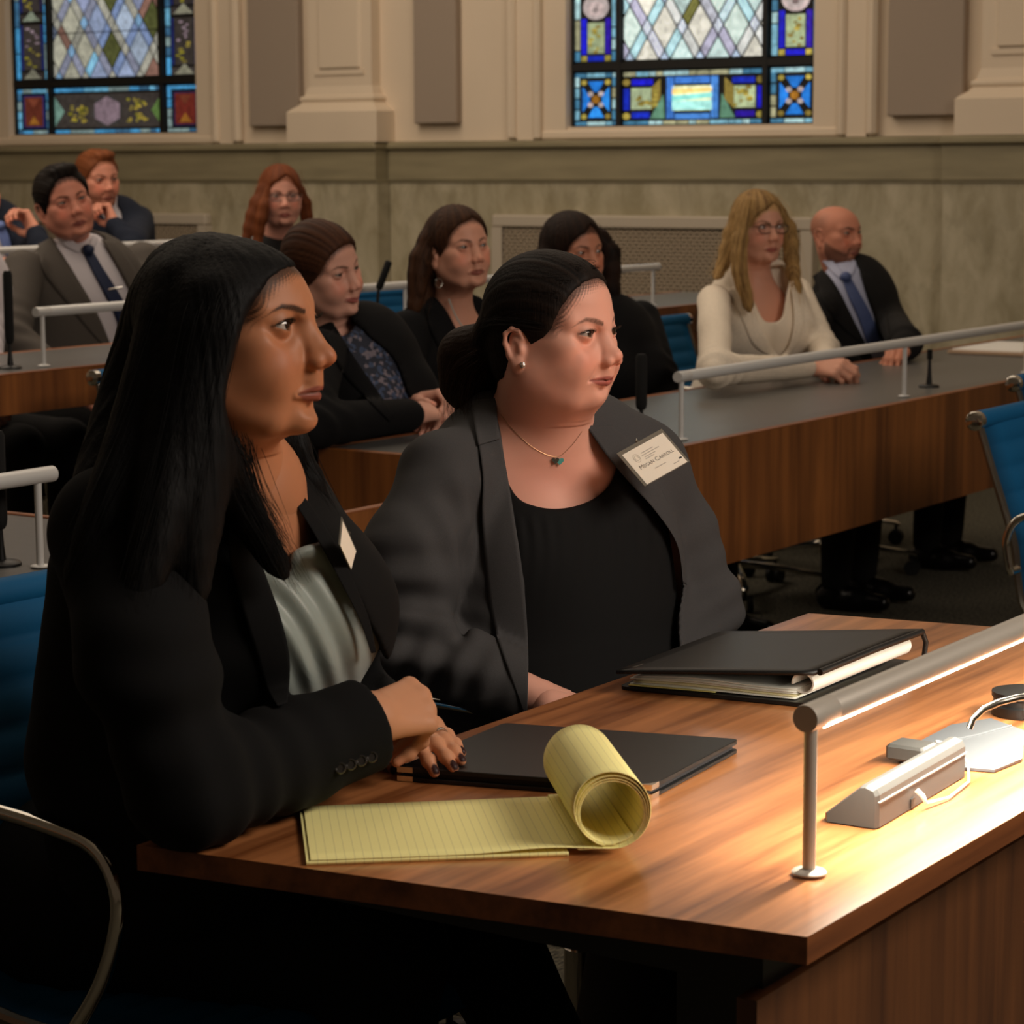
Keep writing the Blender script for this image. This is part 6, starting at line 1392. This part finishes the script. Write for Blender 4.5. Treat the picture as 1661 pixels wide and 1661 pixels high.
# closed padfolio
Q1 = [(2.011, 1.489), (2.09, 1.222), (2.318, 1.243), (2.242, 1.508)]
t = thing('portfolio_folder', 'closed black leatherette folder with silver corners under the black-haired woman\'s fingers', 'folder', (2.16, 1.36, TZ))
poly_slab(rounded(Q1, .008), TZ, TZ+.0045, .001).build('bottom_cover', M_leather, t, world=True)
ins = [np.array(p)*.96+np.array((2.165, 1.365))*.04 for p in Q1]
poly_slab(ins, TZ+.0045, TZ+.010).build('page_block', mat('dark_page_edges', lin((44, 42, 46)), .8), t, world=True)
poly_slab(rounded(Q1, .008), TZ+.010, TZ+.0155, .001).build('top_cover', M_leather, t, world=True)
for i in (0, 1):
    a, b, c = np.array(Q1[i-1]), np.array(Q1[i]), np.array(Q1[i+1]); u = (a-b)/np.linalg.norm(a-b); w_ = (c-b)/np.linalg.norm(c-b)
    for z0 in (TZ-.0001, TZ+.0098): poly_slab([b-u*.0006-w_*.0006, b+u*.017-w_*.0006, b+u*.001+w_*.001 if False else b+(u+w_)*.0055, b-u*.0006+w_*.017], z0+(.0002 if z0 < TZ+.005 else 0), z0+.0060).build('metal_corner', M_silver, t, world=True)
# yellow legal pad with its pages rolled over
def legal_pad():
    t = thing('legal_pad', 'yellow lined legal pad with its pages rolled into a tube', 'notepad', (1.9, 1.3, TZ))
    nl, fl_ = np.array((1.711, 1.375)), np.array((1.857, 1.500)); nr, fr_ = np.array((1.900, 1.150)), np.array((2.050, 1.282))
    lines = lambda s: (np.abs(((s+.002) % .0087)-.0043) < .00035)
    Y, YL = np.array(lin((253, 245, 168))), np.array(lin((218, 212, 152)))
    M_y = mat('yellow_paper', (1, 1, 1), 0.75, attr=True)
    def sheet(name, prof, R0, shrink=(0, 0), z0=TZ, th=.0005, wavy=0, ph=0):
        """prof(s) -> (x along the pad, z) ; swept across the pad's width"""
        S, X, Z = prof; n = len(S); k = 9; V = []; C_ = []
        L = np.linalg.norm(nr-nl); 
        for i in range(n):
            for j in range(k):
                v = shrink[0]+(1-shrink[0]-shrink[1])*j/(k-1); a = nl+(fl_-nl)*v; b = nr+(fr_-nr)*v; p = a+(b-a)*(X[i]/L)
                V.append((p[0], p[1], z0+Z[i]+wavy*max(0, 1-v*6)*math.exp(-((X[i]-ph)/.05)**2))); C_.append(YL if lines(S[i]) else Y)
        V = np.array(V); T = np.gradient(np.stack([X, Z], 1), axis=0); T /= np.linalg.norm(T, axis=1)[:, None]+1e-9; d2 = (nr-nl)/L
        N_ = np.array([(-T[i, 1]*d2[0], -T[i, 1]*d2[1], T[i, 0]) for i in range(n) for j in range(k)]); W_ = V+N_*th; A = n*k; Q = []
        for i in range(n-1):
            for j in range(k-1): a = i*k+j; Q += [(a, a+1, a+k+1, a+k), (A+a+k, A+a+k+1, A+a+1, A+a)]
            a = i*k; Q.append((a, a+k, A+a+k, A+a)); a = i*k+k-1; Q.append((a+k, a, A+a, A+a+k))
        for j in range(k-1): Q.append((j+1, j, A+j, A+j+1)); a = (n-1)*k+j; Q.append((a, a+1, A+a+1, A+a))
        return npmesh(name, np.concatenate([V, W_]), Q, M_y, t, np.array(C_+C_), smooth=True)
    L = float(np.linalg.norm(nr-nl))
    s = np.arange(0, L-.045, .0006); sheet('pad_block', (s, s, 0*s), 0, th=.0040)
    def roll(r, x0, turns, zb, shr=.0009):
        s1 = np.arange(0.004, x0, .0006); a = np.linspace(0, turns*2*math.pi, int(turns*2*math.pi*r/.0006)); rr = r-shr*a
        X = np.r_[s1, x0+rr*np.sin(a)]; Z = np.r_[0*s1+zb, zb+r-rr*np.cos(a)]; return (np.r_[s1, s1[-1]+np.cumsum(np.full(len(a), .0006))], X, Z)
    for i, (r, turns, zb) in enumerate(((.0385, .93, .0042), (.0365, .97, .0050), (.0345, 1.02, .0058), (.0330, 1.12, .0066))):
        S, X, Z = roll(r, L-.004, turns, zb+.0003, .0004)
        m_ = (np.arange(len(X)) > np.searchsorted(X[:int(L/.0006)-8], L-.037)) if i else X > 0; sheet('page', (S[m_], X[m_], Z[m_]), r, (0.004*i, 0.003*i), th=.0009 if i < 3 else .0012, wavy=.004 if i == 0 else 0, ph=L*.78)
legal_pad()
# open binder with papers
t = thing('portfolio_folder', 'black leather portfolio stuffed with papers in front of the grey-blazer woman', 'folder', (2.68, 1.4, TZ))
B0 = [(2.525, 1.525), (2.560, 1.275), (2.865, 1.275), (2.83, 1.535)]
poly_slab(rounded(B0, .012), TZ, TZ+.005, .001).build('bottom_cover', M_leather, t, world=True)
def tilt_slab(q, z, th, m, name, wv=0.0, n=14):
    """a sheet or cover between four corners with its own corner heights"""
    q = [np.array((*p, zz)) for p, zz in zip(q, z)]; V = []
    for s_ in (0, 1):
        for i in range(n):
            for j in range(n):
                a, b = i/(n-1), j/(n-1); p = (q[0]*(1-a)+q[1]*a)*(1-b)+(q[3]*(1-a)+q[2]*a)*b; p = p+np.array((0, 0, wv*math.sin(a*5+b*3)+s_*th)); V.append(p)
    A = n*n; Q = []
    for i in range(n-1):
        for j in range(n-1): a = i*n+j; Q += [(a, a+1, a+n+1, a+n), (A+a+n, A+a+n+1, A+a+1, A+a)]
        for a, b in ((i*n, i*n+n), (i*n+2*n-1, i*n+n-1), (i+1, i), (n*(n-1)+i, n*(n-1)+i+1)): Q.append((a, b, A+b, A+a))
    return npmesh(name, V, Q, m, t, smooth=True)
for i in range(5):
    e = .004+.003*(i % 3); q = [(2.530+e, 1.518-e), (2.566+e*.4, 1.300), (2.845, 1.300), (2.82, 1.52)]
    tilt_slab(q, [TZ+.0065+.0022*i, TZ+.007+.0034*i, TZ+.007+.0034*i, TZ+.0065+.002*i], .0012, M_paper if i != 1 else mat('cream_paper', lin((232, 222, 180)), .8), 'sheet', .0006*(i+1))
tilt_slab([(2.527, 1.512), (2.548, 1.40), (2.60, 1.41), (2.60, 1.512)], [TZ+.0062]*4, .0010, mat('manila_tab', lin((226, 212, 130)), .8), 'folder_tab')
rp = [(0.0145+.0012*a/3.14, a) for a in np.linspace(-2.3, 3.3, 30)]
rv = []; 
for x in (2.572, 2.855):
    for th_ in (0, .0022):
        for r, a in rp: rv.append((x, 1.292-(r-th_)*math.cos(a), TZ+.026+(r-th_)*math.sin(a)*.9))
n_ = len(rp); fq = []
for i in range(n_-1): fq += [(i, i+1, 2*n_+i+1, 2*n_+i), (n_+i+1, n_+i, 3*n_+i, 3*n_+i+1), (i, n_+i, n_+i+1, i+1), (2*n_+i+1, 3*n_+i+1, 3*n_+i, 2*n_+i)]
fq += [(0, 2*n_, 3*n_, n_), (n_-1, 2*n_-1, 4*n_-1, 3*n_-1)]
MB().add(rv, fq).build('rolled_pages', M_paper, t, smooth=True, world=True)
cv = tilt_slab([(2.498, 1.512), (2.560, 1.272), (2.868, 1.268), (2.80, 1.53)], [TZ+.026, TZ+.041, TZ+.043, TZ+.024], .0045, M_leather, 'top_cover', .0004)
MB().box((2.52, 1.50, TZ+.0312), (2.545, 1.503, TZ+.0316)).build('stamped_mark', mat('stamp', lin((60, 54, 46)), .5), t, world=True)
MB().tube([(2.570, 1.269, TZ+.043), (2.72, 1.266, TZ+.046), (2.862, 1.266, TZ+.045)], .0042, 10).tube([(2.862, 1.266, TZ+.045), (2.870, 1.264, TZ+.03), (2.870, 1.266, TZ+.012)], .0036, 10).build('spine', M_leather, t, smooth=True, world=True)
# grey wedge-shaped console
M_grey = mat('grey_moulded_plastic', lin((66, 65, 64)), 0.5, spec=.3)
t = thing('tabletop_console', 'grey wedge-shaped electronic console on the table under the light rail', 'console', (2.24, 1.0, TZ))
ux = np.array((.9985, .04)); 
def wedge(x0, x1, sec, name, m, ins=0):
    b = MB(); o = np.array((2.112, .978)); n = len(sec); V = []
    for x, k in ((x0, 1), (x0+.006, 0), (x1-.006, 0), (x1, 1)):
        cy = sum(p[0] for p in sec)/n; cz = sum(p[1] for p in sec)/n
        for (y, z) in sec:
            if k: y, z = y+(cy-y)*.12, z+(cz-z)*.12 if z > .002 else z
            V.append((o[0]+ux[0]*x-ux[1]*y, o[1]+ux[1]*x+ux[0]*y, TZ+z))
    f = [tuple(range(n)), tuple(range(4*n-1, 3*n-1, -1))]+[(k*n+i, k*n+(i+1) % n, k*n+n+(i+1) % n, k*n+n+i) for k in range(3) for i in range(n)]
    return b.add(V, f).build(name, m, t, world=True)
wedge(0, .245, [(0, .001), (0, .034), (.003, .040), (.012, .043), (.018, .042), (.058, .008), (.058, .001)], 'console_body', M_grey)
wedge(.004, .243, [(-.0012, .026), (-.0012, .0275), (.001, .0275), (.001, .026)], 'groove', mat('dark_groove', lin((150, 148, 145)), .5))
wedge(.085, .0905+.006, [(-.0016, .002), (-.0016, .012), (.001, .012), (.001, .002)], 'connector_socket', M_black)
c0 = np.array((2.112+.092, .9795, TZ+.016))
MB().tube([c0+np.array((0, -.002, .004)), c0+np.array((.002, -.008, -.002)), c0+np.array((.006, -.010, -.010)), c0+np.array((.05, -.016, -.013)), c0+np.array((.12, -.008, -.0125)), c0+np.array((.165, .012, -.006)), c0+np.array((.18, .035, .010)), c0+np.array((.165, .05, .014))], [.0028, .0028, .002, .0013, .0013, .0013, .0016, .0016], 8).build('lead', mat('grey_cable', lin((190, 188, 184)), .4), t, smooth=True, world=True)
# folded metal bracket plate
M_plate = mat('brushed_plate', lin((86, 89, 94)), 0.5, metal=0.2)
t = thing('metal_plate', 'bent brushed-metal plate lying behind the grey console', 'plate', (2.48, 1.03, TZ))
pl = [(2.378, 1.000), (2.386, .968), (2.449, .962), (2.575, 1.009), (2.612, 1.066), (2.556, 1.092), (2.400, 1.088), (2.376, 1.07)]
poly_slab(pl, TZ, TZ+.004, .001).build('plate', M_plate, t, world=True)
MB().tube([(2.43, 1.08, TZ+.0042), (2.52, 1.045, TZ+.0042), (2.585, 1.03, TZ+.0042)], .0016, 8).build('fold_ridge', M_plate, t, smooth=True, world=True)
MB().box((2.36, 1.04, TZ+.004), (2.40, 1.085, TZ+.022), bev=.003).build('hinge_block', M_grey, t, world=True)
# flexible cable and round base
t = thing('gooseneck_base', 'round black base with a metal gooseneck at the right edge of the table', 'microphone base', (2.66, 1.045, TZ))
MB().lathe([(.036, TZ), (.037, TZ+.004), (.037, TZ+.012), (.034, TZ+.014), (.034, TZ+.02), (.036, TZ+.022), (.036, TZ+.028), (.02, TZ+.032)], 32, (2.668, 1.05, 0)).build('base', M_black, t, smooth=True, world=True)
MB().tube([P(1572, 1182, 2.46), P(1578, 1166, 2.46), P(1596, 1150, 2.46), P(1622, 1139, 2.46), P(1650, 1132, 2.47), P(1690, 1126, 2.50), P(1730, 1124, 2.54), P(1750, 1140, 2.60), P(1752, 1165, 2.63)], .0034, 10).build('gooseneck', M_alu, t, smooth=True, world=True)
# papers lying on the long desk at the right
t = thing('paper_folder', 'tan folder of papers on the far end of the long desk at right', 'folder', (8.0, 3.2, .742))
MB().box((7.62, 3.02, .7425), (8.05, 3.30, .752)).build('folder_cover', mat('tan_card', lin((190, 160, 132)), .8), t, world=True); MB().box((7.64, 3.04, .752), (8.04, 3.29, .757)).build('papers', M_paper, t, world=True)
# ---------------------------------------------------------------- name badges
M_clear = mat('clear_vinyl', (0.8, 0.8, 0.78), 0.15, alpha=0.35, spec=0.8)
def badge(label, TL, TR, BL, root_cat='name badge', full=True):
    TL, TR, BL = map(np.asarray, (TL, TR, BL)); ex = TR-TL; W_ = np.linalg.norm(ex); ex = ex/W_; ey = BL-TL; ey -= ex*(ey@ex); H_ = np.linalg.norm(ey); ey = -ey/H_; n = np.cross(ex, ey)
    t = thing('name_badge', label, root_cat, tuple(BL)); Lp = lambda x, y, z: tuple(TL+ex*x*W_-ey*y*H_+n*z)
    quad = lambda x0, y0, x1, y1, z, th, nm, m: MB().prism([Lp(x0, y0, z), Lp(x1, y0, z), Lp(x1, y1, z), Lp(x0, y1, z)], n*th).build(nm, m, t, world=True)
    quad(0, 0, 1, 1, 0, .0010, 'plastic_holder', mat('badge_sleeve', lin((120, 115, 104)), .25, spec=.7))
    quad(.055, .10, .955, .985, .0011, .0004, 'card', mat('badge_card', lin((246, 238, 222)), .7))
    MB().tube([Lp(.45, -.02, .001), Lp(.5, -.10, -.003), Lp(.5, .06, -.002)], .0018, 8).build('clip', M_silver, t, smooth=True, world=True)
    if not full: return t
    ink = mat('ink', lin((120, 112, 104)), .8); pale = mat('pale_ink', lin((196, 188, 176)), .8)
    def text(s_, x, y, size, m, nm):
        cu = bpy.data.curves.new(nm, 'FONT'); cu.body = s_; cu.size = size; cu.extrude = .00005; cu.space_character = 1.02
        ob = bpy.data.objects.new(nm, cu); COL.objects.link(ob); cu.materials.append(m); p = Lp(x, y, .0017)
        bpy.context.view_layer.update(); dg = bpy.context.evaluated_depsgraph_get(); me_ = bpy.data.meshes.new_from_object(ob.evaluated_get(dg)); bpy.data.objects.remove(ob); ob = bpy.data.objects.new(nm, me_); COL.objects.link(ob)
        ob.matrix_world = Matrix(((ex[0], ey[0], n[0], p[0]), (ex[1], ey[1], n[1], p[1]), (ex[2], ey[2], n[2], p[2]), (0, 0, 0, 1))); mw = ob.matrix_world.copy()
        ob.parent = t; ob.matrix_parent_inverse = Matrix.Translation(t.location).inverted(); ob.matrix_world = mw; return max(v.co.x for v in me_.vertices)/W_
    x = .15; h = H_*.146
    for big, small in (('M', 'EGAN'), ('C', 'ARROLL')):
        x += text(big, x, .62, h, ink, 'lettering')+.008
        x += text(small, x, .62, h*.78, ink, 'lettering')+.035
    for i, (x0, x1, y) in enumerate(((.36, .62, .27), (.34, .72, .33), (.37, .60, .39), (.36, .55, .44), (.38, .62, .74), (.72, .84, .86))): quad(x0, y, x1, y+.022, .0016, .00008, 'small_print', pale)
    MB().tube([Lp(.235+.075*math.cos(a)*H_/W_, .34+.11*math.sin(a), .0017) for a in np.linspace(0, 2*math.pi, 33)], .0003, 6).tube([Lp(.235+.045*math.cos(a)*H_/W_, .34+.065*math.sin(a), .0017) for a in np.linspace(0, 2*math.pi, 33)], .00025, 6).build('seal_emblem', pale, t, world=True)
    quad(.87, .80, .93, .84, .0016, .00008, 'logo_mark', mat('black_ink', lin((30, 30, 34)), .7)); return t
badge('white name badge clipped to the grey blazer\'s lapel', P(1000, 736, 3.275), P(1073, 696, 3.315), P(1045, 790, 3.255))
badge('name badge seen edge-on, clipped to the black-haired woman\'s lapel', P(553, 838, 2.44), P(579, 897, 2.55), P(551, 888, 2.44), full=False)
